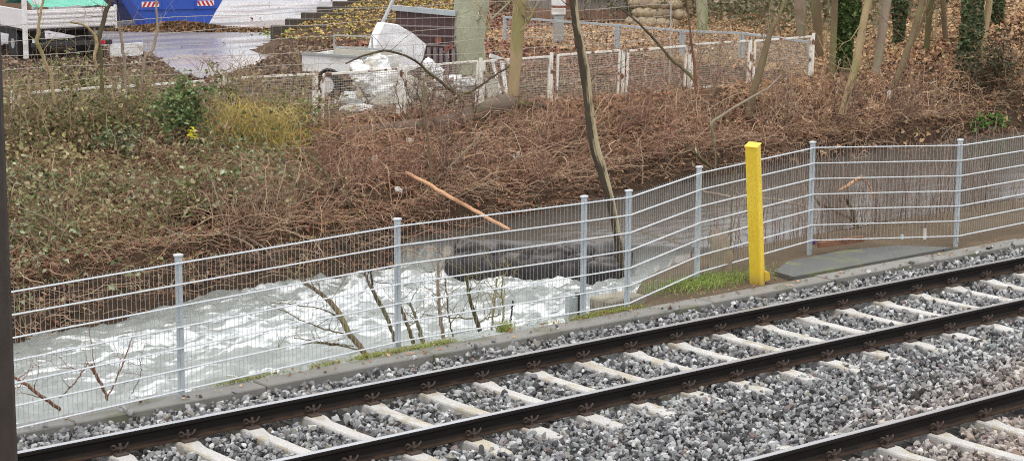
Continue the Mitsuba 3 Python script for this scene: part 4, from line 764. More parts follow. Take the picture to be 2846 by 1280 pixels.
limb('drift_branch', [(19.935,6.500,-0.495,0.012),(20.343,6.500,-0.661,0.015),(20.758,6.500,-0.799,0.015),(21.138,6.500,-0.923,0.012)], 'bark_grey', 'slim drift branch over the pool left of the yellow post', tw=5)
limb('dead_stem', [(18.273,2.900,-0.160,0.015),(18.295,2.900,0.253,0.013),(18.294,2.900,0.665,0.013),(18.314,2.900,0.919,0.010)], 'bark_brown', 'thin dead stem behind the fence just left of the yellow post', 'sapling', tw=7, twl=.5)

# ------------------------------------------------------------------ thin undergrowth on the wooded slope
def slope_stems(n, x0, x1, y0, y1, hmax, lab, name, pal):
    x, y = rng.uniform(x0, x1, n), rng.uniform(y0, y1, n); B = np.c_[x, y, zf(x, y)]
    m, _ = arcs(B, (.15, 1.3), (.3, hmax), (.004, .012), pal, K=7, jit=.06)
    put(name, m, 'vc_matte', lab, 'undergrowth', kind='stuff')
slope_stems(800, 33, 44, 14.8, 17.5, 1.1, 'bare grey stems along the foot of the wooded slope', 'slope_scrub', STEM)
slope_stems(420, 42, 66, 20, 38, 2.2, 'bare brown twigs filling the wood behind', 'wood_scrub', [(.20, .14, .085), (.26, .19, .12), (.13, .10, .06), (.15, .155, .075)])
slope_stems(220, 30, 42, 19.5, 26, 1.5, 'bare twigs behind the right part of the white fence', 'fence_scrub', STEM)

n = 150; B = slope_pts(n, 38, 66, 17.5, 40); B = B[(B[:, 1] - 17) < (B[:, 0] - 34) * 1.0]; n = len(B)
u = np.linspace(0, 1, 9)[None, :, None]; top = np.c_[rng.normal(.35, .35, n), rng.normal(-.1, .3, n), rng.uniform(2.5, 5.5, n)]
Pt = B[:, None] + top[:, None] * u + rng.normal(0, .045, (n, 9, 3)) * (u > 0); rad = rng.uniform(.012, .034, n)
ms = [vtubes(Pt, rad[:, None] * (1.1 - .7 * u[0, :, 0][None]), 6, cols([(.26, .20, .13), (.34, .26, .16), (.18, .14, .09), (.30, .28, .18)], n))]
i = rng.integers(2, 9, (n, 7)); b0 = Pt[np.arange(n)[:, None], i].reshape(-1, 3); d = rng.normal(0, 1, b0.shape) * [.8, .8, .4] + [0, 0, .35]; w = np.linspace(0, 1, 5)[None, :, None]
tw_ = b0[:, None] + d[:, None] * w * rng.uniform(.4, 1.3, (len(b0), 1, 1)) + rng.normal(0, .03, (len(b0), 5, 3)) * (w > 0)
ms.append(vtubes(tw_, .009 * (1 - .7 * w[0, :, 0][None]) * np.ones((len(b0), 1)), 3, cols([(.26, .19, .13), (.20, .15, .10), (.32, .25, .17)], len(b0))))
put('sapling_thicket', join(ms), 'vc_matte', 'many thin bare saplings and crossing twigs in the wood on the right', 'saplings', kind='stuff')
B = slope_pts(900, 45, 64, 24, 44)
m, S = arcs(B, (.2, 1.2), (.5, 2.0), (.006, .014), [(.20, .18, .12), (.16, .13, .09), (.26, .23, .17)], K=6, jit=.06)
Q = np.repeat(S[:, 1:].reshape(-1, 3), 3, 0); Q = Q + rng.normal(0, .16, Q.shape)
put('understorey', leaves(Q, rng.uniform(.10, .22, len(Q)), cols([(.20, .20, .13), (.28, .27, .18), (.15, .17, .09), (.34, .28, .19)], len(Q)), .9), 'vc_matte', 'dull grey green undergrowth between the trunks at the back', 'undergrowth', kind='stuff')

def bare_shrub(foot, Hh, spread, n, lab, pal):
    k = num('bare_shrub'); tag(k, lab, 'shrub'); b = np.array(foot); st, tw_ = [], []
    az = rng.uniform(0, 2 * np.pi, n); out = rng.uniform(.2, 1, n) * spread; h = Hh * rng.uniform(.55, 1, n)
    u = np.linspace(0, 1, 10)[None, :, None]
    E = np.c_[np.cos(az) * out, np.sin(az) * out * .7, h]
    bow = np.c_[np.cos(az) * out * .35, np.sin(az) * out * .25, -h * .1]
    Pt = b + rng.normal(0, .07, (n, 1, 3)) * [1, 1, 0] + E[:, None] * u + bow[:, None] * np.sin(u * np.pi) + rng.normal(0, .025, (n, 10, 3)) * (u > 0)
    r = rng.uniform(.008, .018, n)
    part(k, 'stems', vtubes(Pt, r[:, None] * (1 - .7 * u[0, :, 0][None]), 5, cols(pal, n)), 'vc_matte')
    m_ = n * 9; i = rng.integers(0, n, m_); j = rng.integers(3, 10, m_); o = Pt[i, j]; d = E[i] / np.linalg.norm(E[i], axis=1, keepdims=True) * .7 + rng.normal(0, .65, (m_, 3))
    w = np.linspace(0, 1, 6)[None, :, None]; L = rng.uniform(.2, .75, (m_, 1, 1)) * Hh * .5
    tp = o[:, None] + d[:, None] * w * L + rng.normal(0, .02, (m_, 6, 3)) * (w > 0)
    part(k, 'crown', vtubes(tp, .0055 * (1 - .6 * w[0, :, 0][None]) * rng.uniform(.7, 1.4, (m_, 1)), 3, cols(pal, m_)), 'vc_matte')
DK = [(.16, .10, .08), (.22, .145, .115), (.11, .075, .06), (.28, .19, .15)]
LT = [(.36, .26, .19), (.28, .19, .14), (.44, .34, .25), (.22, .15, .11)]
RD = [(.26, .13, .10), (.33, .18, .14), (.20, .11, .085), (.38, .25, .19)]
for q, Hh, sp, n, lab, pal in (
    ((24.580,17.580,-0.616), 1.3, .9, 16, 'tangled dark bare shrub in front of the white sacks', DK), ((24.774,16.714,-0.701), 1.2, .8, 13, 'dark bare shrub in front of the fallen log', DK),
    ((22.316,13.945,-1.081), 1.3, .8, 15, 'dark bare shrub behind the upper end of the orange stick', DK), ((21.159,13.973,-1.189), 1.0, .7, 12, 'low reddish bare shrub left of the orange stick', RD),
    ((20.394,14.371,-1.019), 1.1, .9, 14, 'bare reddish shrub crossed by the right long dark branch', RD), ((18.622,13.498,-1.280), 1.1, .9, 14, 'bare tan shrub between the two long dark branches and the third panel', LT),
    ((17.506,13.240,-1.322), .9, .8, 12, 'pale bare shrub hanging over the water above the second panel', LT), ((16.530,14.017,-1.257), .9, .8, 12, 'pale bare shrub above the first fence post', LT),
    ((24.347,14.207,-1.314), .9, .7, 12, 'reddish bare shrub between the orange stick and the alder', RD), ((26.178,15.643,-0.944), 1.1, .8, 12, 'reddish bare shrub on the bank left of the leaning alder', RD),
    ((28.324,14.871,-1.207), 1.0, .9, 12, 'bare shrub on the leaves right of the leaning alder', RD), ((32.098,17.475,-0.751), 1.7, 1.0, 14, 'bare shrub in front of the middle white fence posts', LT),
    ((33.367,16.009,-1.153), 1.4, 1.0, 14, 'bare shrub above the yellow post, right of the leaning tree', LT), ((34.737,15.676,-1.227), 1.4, .9, 14, 'bare grey shrub above the tall right fence post', DK),
    ((36.705,15.685,-1.291), 1.3, 1.0, 15, 'bare dark shrub around the white plastic bag', DK), ((38.638,15.944,-1.276), 1.2, 1.0, 12, 'bare shrub at the foot of the slope at far right', LT),
    ((28.501,16.037,-0.767), 1.0, .8, 10, 'small bare shrub right behind the leaning alder', RD)):
    bare_shrub(q, Hh, sp, n, lab, pal)
n = 170; B = np.c_[12.5 + 9.5 * rng.uniform(0, 1, n) ** 1.3, rng.uniform(16.9, 18.5, n)]; B = np.c_[B, zf(B[:, 0], B[:, 1])]
m, S = arcs(B, (.1, .7), (1.0, 2.3), (.006, .012), [(.36, .27, .17), (.28, .20, .12), (.22, .16, .10), (.46, .38, .25)], K=8, jit=.05)
b0 = np.repeat(S[:, 3:].reshape(-1, 3), 2, 0); d = rng.normal(0, .7, b0.shape) * [1, .6, .6] + [0, 0, .6]; w = np.linspace(0, 1, 4)[None, :, None]
tp = b0[:, None] + d[:, None] * w * rng.uniform(.15, .5, (len(b0), 1, 1)) + rng.normal(0, .015, (len(b0), 4, 3)) * (w > 0)
m2 = vtubes(tp, .005 * (1 - .6 * w[0, :, 0][None]) * np.ones((len(b0), 1)), 3, cols([(.34, .25, .16), (.26, .19, .12), (.40, .32, .20)], len(b0)))
put('fence_twigs', join([m, m2]), 'vc_matte', 'pale bare twigs rising above the white fence at the upper left', 'twigs', kind='stuff')

# ------------------------------------------------------------------ white mesh fence along the top of the bank
wf = num('white_fence'); tag(wf, 'rusty white painted mesh panel fence along the top of the far bank', 'fence')
WX = [(16.076,18.800,0.442)[0], (18.248,18.800,0.363)[0], (20.519,18.800,0.283)[0], (22.707,18.800,0.053)[0], (24.812,18.800,-0.011)[0], (26.918,18.800,0.017)[0], (28.985,18.800,0.058)[0], (31.106,18.800,0.106)[0], (33.227,18.800,0.117)[0], (35.323,18.800,0.138)[0], (37.497,18.800,0.143)[0]]
zb = np.array([-.42, -.42, -.42, -.46, -.46, -.44, -.44, -.44, -.43, -.43, -.42])
zt = zb + 1.06
for i, x in enumerate(WX):
    y = 18.8 + .04 * math.sin(i * 2.3)
    part(wf, 'post', bar((x - .03, y - .02, zb[i] - .35), (x + .03, y + .02, zt[i] + .03), .055, .055, (0, 1, 0)), 'rusty_white')
for i in range(len(WX) - 1):
    a = np.array([WX[i] + .11, 18.8 + .03 * math.sin(i * 1.7), zb[i]]); b = np.array([WX[i + 1] - .11, 18.8 + .03 * math.cos(i), zb[i + 1]])
    U = np.array([.04, 0, 1.03 - .02 * (i % 2)])
    fr = join([bar(a, b, .04, .04), bar(a + U, b + U, .04, .04), bar(a, a + U, .042, .042, (0, 1, 0)), bar(b, b + U, .042, .042, (0, 1, 0))])
    k = part(wf, 'panel_frame', fr, 'rusty_white')
    n1, n2 = 20, 42
    Hh = np.array([[a + U * j / n1, b + U * j / n1] for j in range(1, n1)]); Vv = np.array([[a + (b - a) * j / n2, a + (b - a) * j / n2 + U] for j in range(1, n2)])
    part(k, 'wire_mesh', join([vtubes(Hh, .0045, 3), vtubes(Vv, .0035, 3)]), 'mesh_white')
# taller wire fence just behind it
tf = num('wire_fence'); tag(tf, 'tall thin wire mesh fence behind the white panels', 'fence')
Hh = np.array([[(10.0, 19.6, -.40 + .27 * j), (33.4, 19.6, -.40 + .27 * j)] for j in range(1, 9)])
part(tf, 'line_wires', join([tube(np.c_[np.linspace(10, 33.4, 60), np.full(60, 19.6), h[0][2] + .02 * np.sin(np.linspace(0, 40, 60) + h[0][2] * 9)], .0055, 4) for h in Hh]), 'wire_dull')
xv = np.arange(10.2, 33.4, .20); Vv = np.array([[(x, 19.6, -.42), (x, 19.6, 1.78)] for x in xv])
part(tf, 'cross_wires', vtubes(Vv, .0018, 3), 'wire_dull')
for x in (15.05, 33.4): part(tf, 'post', tube([(x, 19.62, -.6), (x, 19.62, 1.85)], .018, 8), 'wire_dull', 40)
# low galvanised panels farther back
gf = num('grey_fence'); tag(gf, 'row of grey galvanised mesh panels leading back from the white fence end', 'fence')
GP = np.array([(37.739,31.126,0.280), (38.369,26.871,0.280), (38.525,24.419,0.280), (39.297,22.905,0.280), (38.718,19.912,0.450)])
GP = np.array([[g[0], g[1], -.62] for g in GP])
for i in range(len(GP) - 1):
    a, b = GP[i] + 0, GP[i + 1] + 0; t = (b - a) / np.linalg.norm(b - a); a, b = a + t * .06, b - t * .06
    a[2] += .12; b[2] += .12
    U = np.array([0, 0, .80])
    k = part(gf, 'panel_frame', join([bar(a, b, .045, .045), bar(a + U, b + U, .055, .055), bar(a, a + U, .05, .05, (0, 1, 0)), bar(b, b + U, .05, .05, (0, 1, 0))]), 'galvanised')
    n1, n2 = 6, max(4, int(np.linalg.norm(b - a) / .12))
    Hh = np.array([[a + U * j / n1, b + U * j / n1] for j in range(1, n1)]); Vv = np.array([[a + (b - a) * j / n2, a + (b - a) * j / n2 + U] for j in range(1, n2)])
    part(k, 'wire_mesh', join([vtubes(Hh, .006, 3), vtubes(Vv, .006, 3)]), 'wire_dull')
for g in GP: part(gf, 'post', tube([g + [0, 0, -.2], g + [0, 0, .95]], .03, 8), 'galvanised', 40)

# ------------------------------------------------------------------ yard objects
def frame_of(p0, p1):
    """Origin p0, x axis towards p1, y axis away from the camera."""
    p0, p1 = np.array(p0), np.array(p1); L = np.linalg.norm(p1 - p0); ex = (p1 - p0) / L; ey = np.array([-ex[1], ex[0], 0])
    return L, lambda m: (np.asarray(m[0])[:, :1] * ex + np.asarray(m[0])[:, 1:2] * ey + np.asarray(m[0])[:, 2:3] * [0, 0, 1] + p0,) + tuple(m[1:])
# blue skip
L, F = frame_of((31.914,41.875,-0.430), (33.776,41.325,-0.430))
def skip(F, L, H, top, D, matn, lab, name, stripes):
    k = num(name); tag(k, lab, 'skip')
    e = (top - L) / 2
    def trap(x0, x1, z0, z1, y0, y1): return prism([(x0[0], y0, z0), (x1[0], y0, z0), (x1[1], y0, z1), (x0[1], y0, z1)], np.array([0, y1 - y0, 0]))
    at = lambda z: (-e * z / H, L + e * z / H)
    zm = H * .31
    part(k, 'lower_side', F(trap((at(0)[0], at(zm)[0]), (at(0)[1], at(zm)[1]), 0, zm, 0, .06)), matn)
    part(k, 'upper_side', F(trap((at(zm)[0], at(H)[0]), (at(zm)[1], at(H)[1]), zm + .004, H, -.05, .06)), matn)
    part(k, 'back_side', F(trap((at(0)[0], at(H)[0]), (at(0)[1], at(H)[1]), 0, H, D - .06, D)), matn)
    for s in (0, 1):
        p = np.array([(at(0)[s], .062, 0), (at(H)[s], .062, H), (at(H)[s], D - .062, H), (at(0)[s], D - .062, 0)])
        part(k, 'end_plate', F(prism(p, np.array([(.05 if s == 0 else -.05), 0, 0]))), matn)
    part(k, 'floor', F(box(.05, L - .05, .062, D - .062, .01, .06)), matn)
    part(k, 'rim', F(join([bar((at(H)[0], 0, H), (at(H)[1], 0, H), .1, .1), bar((at(H)[0], D, H), (at(H)[1], D, H), .1, .1), bar((at(H)[0], 0, H), (at(H)[0], D, H), .1, .1), bar((at(H)[1], 0, H), (at(H)[1], D, H), .1, .1)])), matn)
    for xx in (L * .2, L * .8): part(k, 'rib', F(cbox(xx - .035, xx + .035, -.10, -.052, zm + .02, H - .05, .01)), matn)
    if stripes:
        zs, hs, wd = H * .365, .17, .57
        for s, x0 in enumerate((at(zs)[0] + .18, at(zs)[1] - .18 - wd)):
            pl = part(k, 'warning_plate', F(cbox(x0, x0 + wd, -.062, -.052, zs, zs + hs, .002)), 'warning_white', label=('left' if s == 0 else 'right') + ' red and white striped warning plate')
            for j in range(4):
                xa = x0 + .01 + j * wd / 4 + (.07 if s else 0); sk = .085 if s == 0 else -.085
                xb = min(xa + .075, x0 + wd)
                xa = max(xa, x0 + (.085 if s else 0)); 
                if xa + max(sk, 0) > x0 + wd - .01 or xa + min(sk, 0) < x0 - .001: continue
                part(pl, 'stripe', F(prism([(xa, -.066, zs + .004), (min(xb, x0 + wd - max(sk, 0)), -.066, zs + .004), (min(xb, x0 + wd - max(sk, 0)) + sk, -.066, zs + hs - .004), (xa + sk, -.066, zs + hs - .004)], np.array([0, .0035, 0]))), 'warning_red')
    return k
skip(F, L, 1.75, L * 1.62 + .9, 1.8, 'skip_blue', 'bright blue waste skip with red and white warning plates', 'skip', True)
L2, F2 = frame_of((31.477,43.968,-0.430), (32.356,42.938,-0.430))
skip(lambda m: shift(F2(m), (0, 2.0, 0)), L2 + .5, 1.7, (L2 + .5) * 1.5, 1.8, 'skip_navy', 'dark navy skip half hidden left of the blue skip', 'skip', False)
# debris heap at the skip's foot
c = np.array((32.260,40.441,-0.440)); n = 5200
u = rng.normal(0, 1, (n, 2)) * [1.15, .28]; h_ = .22 * np.exp(-(u[:, 0] / 1.3) ** 2 - (u[:, 1] / .35) ** 2)
ex = np.array([.76, -.65]); ey = np.array([.65, .76])
Pd = np.c_[c[0] + u[:, 0] * ex[0] + u[:, 1] * ey[0], c[1] + u[:, 0] * ex[1] + u[:, 1] * ey[1], -.44 + h_ * rng.uniform(.6, 1.1, n)]
put('debris_heap', leaves(Pd, rng.uniform(.10, .22, n), cols([(.28, .16, .09), (.20, .12, .07), (.36, .23, .13), (.13, .09, .055)], n), .5), 'vc_matte', 'brown leaf and soil debris along the foot of the blue skip', 'debris', kind='stuff')

# flatbed truck seen from behind
La, Fa = frame_of((23.650,33.756,-0.440), (26.196,33.514,-0.440))
k = num('flatbed_truck'); tag(k, 'white flatbed truck with ribbed aluminium tailgate at the top left', 'truck')
W = La
part(k, 'tailgate', Fa(cbox(.12, W, 0, .05, .86, 1.36, .008)), 'alu')
for j in range(4): part(k, 'tailgate_rib', Fa(cbox(.13, W - .01, -.030, -.002, .885 + .12 * j, .945 + .12 * j, .008)), 'alu')
part(k, 'corner_post', Fa(cbox(W + .002, W + .06, -.01, .08, .80, 1.42, .008)), 'alu')
part(k, 'corner_post', Fa(cbox(0, .118, -.01, .08, .10, 2.9, .008)), 'white_paint', label='tall white post at the left rear corner')
part(k, 'floor', Fa(box(.1, W, .06, 4.2, .80, .86)), 'dark_steel')
for s, x in enumerate((.10, W)): part(k, 'side_board', Fa(cbox(x - .03, x + .03, .09, 4.2, .862, 1.36, .006)), 'alu')
part(k, 'headboard', Fa(box(.3, W - .2, 4.22, 4.28, .862, 2.6)), 'brown_board', label='brown board at the front of the load bed')
for x in (.28, W - .18): part(k, 'headboard_post', Fa(cbox(x - .06, x + .06, 4.10, 4.21, .862, 2.8, .01)), 'pale_blue_steel')
part(k, 'chassis', Fa(join([box(.5, .62, .1, 6, .55, .79), box(W - .72, W - .6, .1, 6, .55, .79), box(.5, W - .6, .3, .42, .45, .55)])), 'dark_steel')
part(k, 'under_run_bar', Fa(cbox(.2, W - .1, -.02, .05, .38, .50, .01)), 'dark_steel')
for x in (.30, W - .38):
    w_ = part(k, 'wheel', Fa(rot(tube([(-.15, 0, 0, .36), (-.13, 0, 0, .41), (.13, 0, 0, .41), (.15, 0, 0, .36)], sides=22), 0) if False else shift(tube([(-.15, 0, 0, .36), (-.13, 0, 0, .41), (.13, 0, 0, .41), (.15, 0, 0, .36)], sides=22), (x, 1.2, .41))), 'black_rubber', 40)
    part(w_, 'hub', Fa(shift(tube([(-.16, 0, 0, .14), (.16, 0, 0, .14)], sides=12), (x, 1.2, .41))), 'grey_steel', 40)
    part(k, 'mudflap', Fa(box(x - .2, x + .2, .72, .74, .10, .60)), 'black_rubber')
part(k, 'cab', Fa(cbox(.05, W - .05, 4.5, 6.1, .5, 2.5, .08)), 'white_paint')
part(k, 'tail_light', Fa(cbox(W - .55, W - .30, -.05, -.022, .39, .49, .01)), 'warning_red')
# green net on the load
u, v = np.meshgrid(np.linspace(.35, W - .1, 34), np.linspace(.15, 2.2, 20), indexing='ij')
zz = 1.36 + .22 * np.sin(np.clip((v - .15) / 2.05, 0, 1) * np.pi) * (.5 + meshkit.fbm(np.stack([u * 1.6, v * 1.6, u * 0], -1), 3, 3)) + .10 * meshkit.fbm(np.stack([u * 5, v * 5, u * 0], -1), 3, 5)
vv = np.stack([u, v, zz], -1).reshape(-1, 3); i, j = np.meshgrid(np.arange(33), np.arange(19), indexing='ij'); qd = np.stack([i * 20 + j, (i + 1) * 20 + j, (i + 1) * 20 + j + 1, i * 20 + j + 1], -1).reshape(-1, 4)
put('cargo_net', join([Fa((vv, qd))]), 'green_net', 'rumpled turquoise green net over the truck load', 'net', smooth=True)
put('white_slab', Fa(rot(cbox(-.25, .25, -.07, .07, -.25, .25, .02), 12, (0, 1, 0))) if False else Fa(shift(cbox(-.14, .14, -.05, .05, -.16, .16, .02), (.55, .4, 1.5))), 'white_plastic', 'pale box standing on the truck load at its left end', 'box')
put('flat_panel', shift(cbox(-.5, .5, -.02, .02, -.18, .18, .01), np.array((26.550,33.579,-0.250))), 'white_paint', 'pale panel lying on the ground right of the truck', 'panel')

# stepped timber edging
te = num('timber_edging'); tag(te, 'row of dark timber blocks stepping up along the leaf mound', 'edging')
tp = [(32.784,35.105,-0.440), (34.524,36.969,-0.440), (36.360,38.844,-0.440), (38.256,40.739,-0.440), (40.207,42.644,-0.440), (42.414,44.888,-0.440), (44.464,46.788,-0.440), (46.979,49.200,-0.440)]
for i, q in enumerate(tp):
    m = cbox(-.55, 1.1 + .04 * i, 0, .24, -.05, .46, .02)
    part(te, 'block', shift(rot(m, -40), q), 'old_timber')
for i, (a, b) in enumerate((((32.960,33.843,-0.360), (34.163,34.813,-0.300)), ((32.997,33.165,-0.360), (34.130,34.146,-0.300)), ((32.904,32.592,-0.360), (34.085,33.332,-0.300)))):
    put('loose_plank', bar(np.array(a), np.array(b), .22, .04), 'plank_pale', ['leftmost pale plank lying against the leaf mound', 'middle pale plank lying against the leaf mound', 'rightmost pale plank lying against the leaf mound'][i], 'plank')
mb = np.array((34.147,35.590,-0.400)); n = 1500
Pm = mb + np.c_[rng.normal(0, .62, n), rng.normal(0, .5, n), np.abs(rng.normal(0, .04, n)) + .06]
put('moss_mat', leaves(Pm, rng.uniform(.07, .14, n), cols([(.24, .34, .05), (.32, .42, .10), (.16, .23, .04)], n), .4), 'vc_matte', 'bright yellow green moss at the lower end of the timber edging', 'moss', kind='stuff')

# trailer
Lt, Ft = frame_of((25.431,23.336,-0.440), (26.173,21.505,-0.440))
k = num('trailer'); tag(k, 'small pale grey car trailer behind the white fence', 'trailer')
part(k, 'left_wall', Ft(cbox(-.05, -.01, 0, 1.3, .52, .90, .008)), 'white_paint')
part(k, 'front_wall', Ft(cbox(-.008, 1.75, 0, .04, .52, .90, .008)), 'white_paint')
part(k, 'back_wall', Ft(cbox(-.008, 1.75, 1.26, 1.30, .52, .94, .008)), 'tub_grey')
part(k, 'right_wall', Ft(cbox(1.752, 1.79, 0, 1.3, .52, .90, .008)), 'white_paint')
part(k, 'floor', Ft(box(-.008, 1.75, .042, 1.258, .52, .56)), 'tub_grey')
part(k, 'top_rail', Ft(join([bar((-.05, -.02, .93), (1.79, -.02, .93), .05, .05), bar((-.05, 1.33, .97), (1.79, 1.33, .97), .05, .05)])), 'grey_steel')
part(k, 'mesh_side', Ft(join([bar((-.04, 1.33, .98), (-.04, 1.33, 1.25), .03, .03, (0, 1, 0)), bar((1.0, 1.33, .98), (1.0, 1.33, 1.25), .03, .03, (0, 1, 0)), bar((-.04, 1.33, 1.25), (1.0, 1.33, 1.25), .03, .03)])), 'grey_steel')
w_ = part(k, 'wheel', Ft(shift(rot(tube([(-.09, 0, 0, .22), (-.08, 0, 0, .27), (.08, 0, 0, .27), (.09, 0, 0, .22)], sides=24), 90), (.72, -.04, .26))), 'black_rubber', 40)
part(w_, 'rim', Ft(shift(rot(tube([(-.095, 0, 0, .185), (-.10, 0, 0, .10), (.095, 0, 0, .185)], sides=20), 90), (.72, -.05, .26))), 'alu', 40)
part(k, 'mudguard', Ft(shift(rot(vtubes(np.array([[(0, .34 * math.cos(a), .34 * math.sin(a)) for a in np.linspace(0, math.pi, 12)]]), .035, 4), 90), (.72, -.04, .26))), 'dark_steel', 40)
part(k, 'axle', Ft(bar((.72, 0, .26), (.72, 1.3, .26), .06, .06)), 'dark_steel')
# dark crate with pale frame
Lc, Fc = frame_of((29.658,25.311,-0.440), (30.421,24.041,-0.440))
k = num('slatted_crate'); tag(k, 'large dark brown crate with pale grey frame behind the white sheet', 'crate')
part(k, 'back_panel', Fc(box(-.35, 1.30, .5, .56, .0, 1.60)), 'crate_brown')
part(k, 'top_rail', Fc(bar((-.40, .42, 1.64), (1.30, .37, 1.55), .09, .13)), 'galvanised')
part(k, 'frame_post', bar((28.087,24.600,0.139), (29.143,24.600,1.931), .06, .06, (0, 1, 0)), 'galvanised')
for j in range(5): part(k, 'slat', Fc(cbox(.52 + .165 * j, .58 + .165 * j + .03, .40, .44, .05, .68, .006)), 'slat_grey')
for j in range(3): part(k, 'slat', Fc(cbox(-.3, 1.28, .395 - .004 * j, .43, .72 + .23 * j, .76 + .23 * j, .006)), 'slat_grey')
part(k, 'base_board', Fc(cbox(-.3, 1.28, .36, .395, .0, .05, .006)), 'slat_grey')
for a, b_, c_, d_ in ((.75, .80, .16, .14), (1.0, .60, .08, .13), (1.12, .65, .1, .16)): part(k, 'red_patch', Fc(cbox(a, a + c_, .385, .392, b_, b_ + d_, .002)), 'brick_red')
# white sheet: thick crumpled board leaning on the crate
poly = np.array([[(27.750,24.000,0.166,0.000),(27.941,24.000,0.722,0.000),(28.129,24.000,1.034,0.000),(28.575,24.000,0.957,0.000),(29.025,24.000,0.726,0.000),(29.433,24.000,0.437,0.000),(29.323,24.000,0.115,0.000),(29.166,24.000,-0.126,0.000),(28.746,24.000,-0.216,0.000),(27.981,24.000,-0.093,0.000)]])[0][:, :3]
pts = []
c = poly.mean(0)
for s, yy, sc in ((0, 0, 1.0), (1, -.06, .96), (2, .22, .98)):
    pts.append(c + (poly - c) * sc + [0, yy, 0])
hm = trimesh.Trimesh(np.vstack(pts)).convex_hull
for _ in range(3): hm = hm.subdivide()
v = np.array(hm.vertices); v += (meshkit.fbm(v * 2.2, 4, 3) - .5)[:, None] * [.02, .12, .02]
put('white_sheet', (v, np.array(hm.faces)), 'white_sheet', 'large bright white sheeted board leaning against the dark crate', 'board', smooth=35)
# heap of white sacks and rubbish
def sack(px, py, y, r, lab, m='white_plastic', seed=0, name='white_sack', amp=.32):
    q = np.array(px); b = blob((0, 0, 0), r, 4, amp, 2.0, seed); v = b[0]; u_ = v / np.array(r)
    v = v * (1 - .22 * np.abs(meshkit.fbm(u_ * 2.6 + seed, 3, seed) - .5)[:, None] * 2 - .10 * np.abs(meshkit.fbm(u_ * 7 + seed, 2, seed + 3) - .5)[:, None] * 2)
    put(name, (v + q, b[1]), m, lab, 'sack', smooth=30)
sack((25.438,21.000,0.165), 0, 0, (.32, .26, .28), 'uppermost small white sack in the heap behind the fence', seed=1)
sack((25.936,21.200,0.293), 0, 0, (.36, .28, .32), 'white sack stacked just below the white sheet', seed=15)
sack((25.932,20.900,-0.121), 0, 0, (.50, .36, .46), 'tallest crumpled white sack in the middle of the heap', seed=2)
sack((26.536,21.100,-0.267), 0, 0, (.52, .34, .40), 'soiled beige sack right of the tallest one', 'tub_grey', seed=3)
sack((25.893,20.600,-0.529), 0, 0, (.58, .36, .30), 'broad dirty sack at the bottom of the heap', 'tub_grey', seed=4)
sack((24.622,20.300,-0.220), 0, 0, (.30, .26, .17), 'grey white plastic bag lying left of the heap', 'grey_plastic', seed=5)
sack((24.512,20.000,-0.388), 0, 0, (.38, .26, .11), 'flattened white plastic bag just behind the fence', 'white_plastic', seed=6)
sack((28.133,22.200,0.146), 0, 0, (.17, .15, .17), 'small bright white bag, upper of two near the large tree', 'white_sheet', seed=7)
sack((28.288,22.100,0.006), 0, 0, (.20, .15, .14), 'small bright white bag, lower of two near the large tree', 'white_sheet', seed=8)
sack((28.584,22.000,-0.236), 0, 0, (.48, .22, .15), 'pale rumpled sheeting at the foot of the large tree', 'white_plastic', seed=9)
sack((28.719,21.500,-0.266), 0, 0, (.40, .2, .16), 'grey sheeting beside the foot of the large tree', 'grey_plastic', seed=10)
sack((25.705,21.600,0.336), 0, 0, (.18, .15, .14), 'white lump on the right end of the trailer', 'white_sheet', seed=12)
r5 = np.random.default_rng(8)
n = 140
Pz = np.c_[r5.normal(0, .95, n), r5.normal(0, .35, n), np.abs(r5.normal(0, .28, n)) + .05] + np.array((26.532,20.800,-0.621))
put('rubble', stones(Pz, r5.uniform(.05, .13, n), cols([(.62, .60, .55), (.40, .36, .30), (.30, .20, .15), (.50, .45, .38)], n)), 'vc_matte', 'mixed pale rubble strewn among the sacks', 'rubble', kind='stuff')
# white boards right of the large tree
for a, b, w, lab in (((29.391,21.500,0.359), (30.030,21.500,0.156), .10, 'white board end lying on the white fence'), ((29.057,21.000,0.325), (29.018,20.600,-0.554), .07, 'white slat leaning upright right of the large tree'), ((29.341,21.000,0.290), (29.183,20.600,-0.566), .10, 'second white slat leaning beside the slender tree')):
    put('white_board', bar(np.array(a), np.array(b), w, .03, (0, 1, 0)), 'white_paint', lab, 'board')
put('grey_board', prism(np.array([(28.386,20.400,-0.022), (28.711,20.400,-0.061), (28.689,20.200,-0.494), (28.295,20.200,-0.431)]), np.array([0, .03, 0])), 'tub_grey', 'grey flat board leaning below the white slats', 'board')
# sign post with white box
q = np.array((38.556,29.601,-0.440))
k = num('utility_pillar'); tag(k, 'grey utility pillar carrying a white box at the back of the yard', 'pillar')
part(k, 'pillar', rot(cbox(q[0] - .15, q[0] + .15, q[1] - .12, q[1] + .12, -.45, .42, .02), -38, at=q), 'grey_steel')
part(k, 'box', rot(cbox(q[0] - .21, q[0] + .19, q[1] - .16, q[1] + .14, .43, .63, .015), -38, at=q), 'white_paint')
part(k, 'box', rot(cbox(q[0] - .21, q[0] + .19, q[1] - .16, q[1] + .14, .69, .98, .015), -38, at=q), 'white_paint')
part(k, 'gap_strip', rot(cbox(q[0] - .20, q[0] + .18, q[1] - .15, q[1] + .13, .631, .689, .005), -38, at=q), 'brick_red')
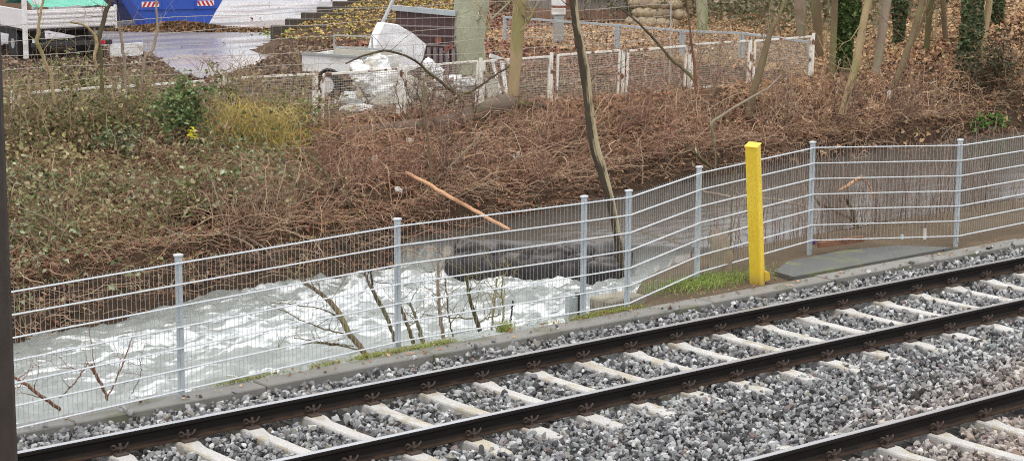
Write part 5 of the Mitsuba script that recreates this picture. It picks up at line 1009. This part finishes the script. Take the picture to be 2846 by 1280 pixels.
# low building at the back
Lb, Fb = frame_of((44.284,37.964,-0.440), (46.405,35.153,-0.440))
k = num('low_building'); tag(k, 'low grey building behind the galvanised panels', 'building')
part(k, 'wall', Fb(box(0, Lb, 0, .3, 0, 3.0)), 'wall_grey')
part(k, 'plinth', Fb(box(-.02, Lb + .02, -.05, -.004, 0, .35)), 'brown_board')
w_ = part(k, 'window', Fb(box(Lb * .55, Lb * .80, -.015, .0 - .003, .85, 1.9)), 'dark_glass')
part(w_, 'sill', Fb(cbox(Lb * .53, Lb * .83, -.10, -.018, .76, .83, .01)), 'white_paint')
part(w_, 'frame', Fb(join([box(Lb * .55 - .05, Lb * .55, -.03, -.004, .84, 1.9), box(Lb * .80, Lb * .80 + .05, -.03, -.004, .84, 1.9)])), 'white_paint')
part(k, 'brick_panel', Fb(box(Lb * .37, Lb * .44, -.04, -.003, .36, 2.2)), 'brick_red')
part(k, 'side_wall', Fb(box(0, .3, .302, 4, 0, 3.0)), 'wall_grey')
part(k, 'roof', Fb(box(-.2, Lb + .2, -.25, 4.2, 3.01, 3.2)), 'dark_steel')
# beige stone retaining wall
k = num('stone_wall'); tag(k, 'short wall of pale beige boulders at the back', 'wall')
Ls, Fs = frame_of((44.753,33.430,-0.440), (45.383,31.792,-0.440))
r6 = np.random.default_rng(14)
for row in range(4):
    for i in range(5):
        part(k, 'stone', Fs(blob((.2 + (i + .5 * (row % 2)) * Ls / 5, .2 + .12 * row, .14 + .29 * row), (.25 + .04 * r6.random(), .22, .17), 2, .25, 1.5, row * 7 + i)), 'stone_beige', 40)
# red leaf heap edge and scraps
for i, (q, r, lab) in enumerate((((37.611,16.544,-0.988), (.07, .05, .12), 'white plastic bag caught in the scrub on the right slope'), ((22.592,15.655,-0.674), (.06, .05, .05), 'scrap of white plastic below the fallen log'), ((24.628,14.940,-1.097), (.05, .05, .09), 'scrap of white paper right of the upright stem'), ((21.576,15.409,-0.939), (.05, .05, .08), 'white scrap in the middle of the brown bank'), ((20.942,13.800,-1.274), (.04, .04, .10), 'white scrap just above the middle fence post'))):
    put('plastic_scrap', shift(rot(blob((0, 0, 0), np.array(r) * [.95, .35, .85], 3, .75, 2.6, i + 20), 30 * i, (0, 1, 0)), np.array(q) + [0, -.15, r[2] + .22]), 'white_plastic', lab, 'litter', smooth=40)
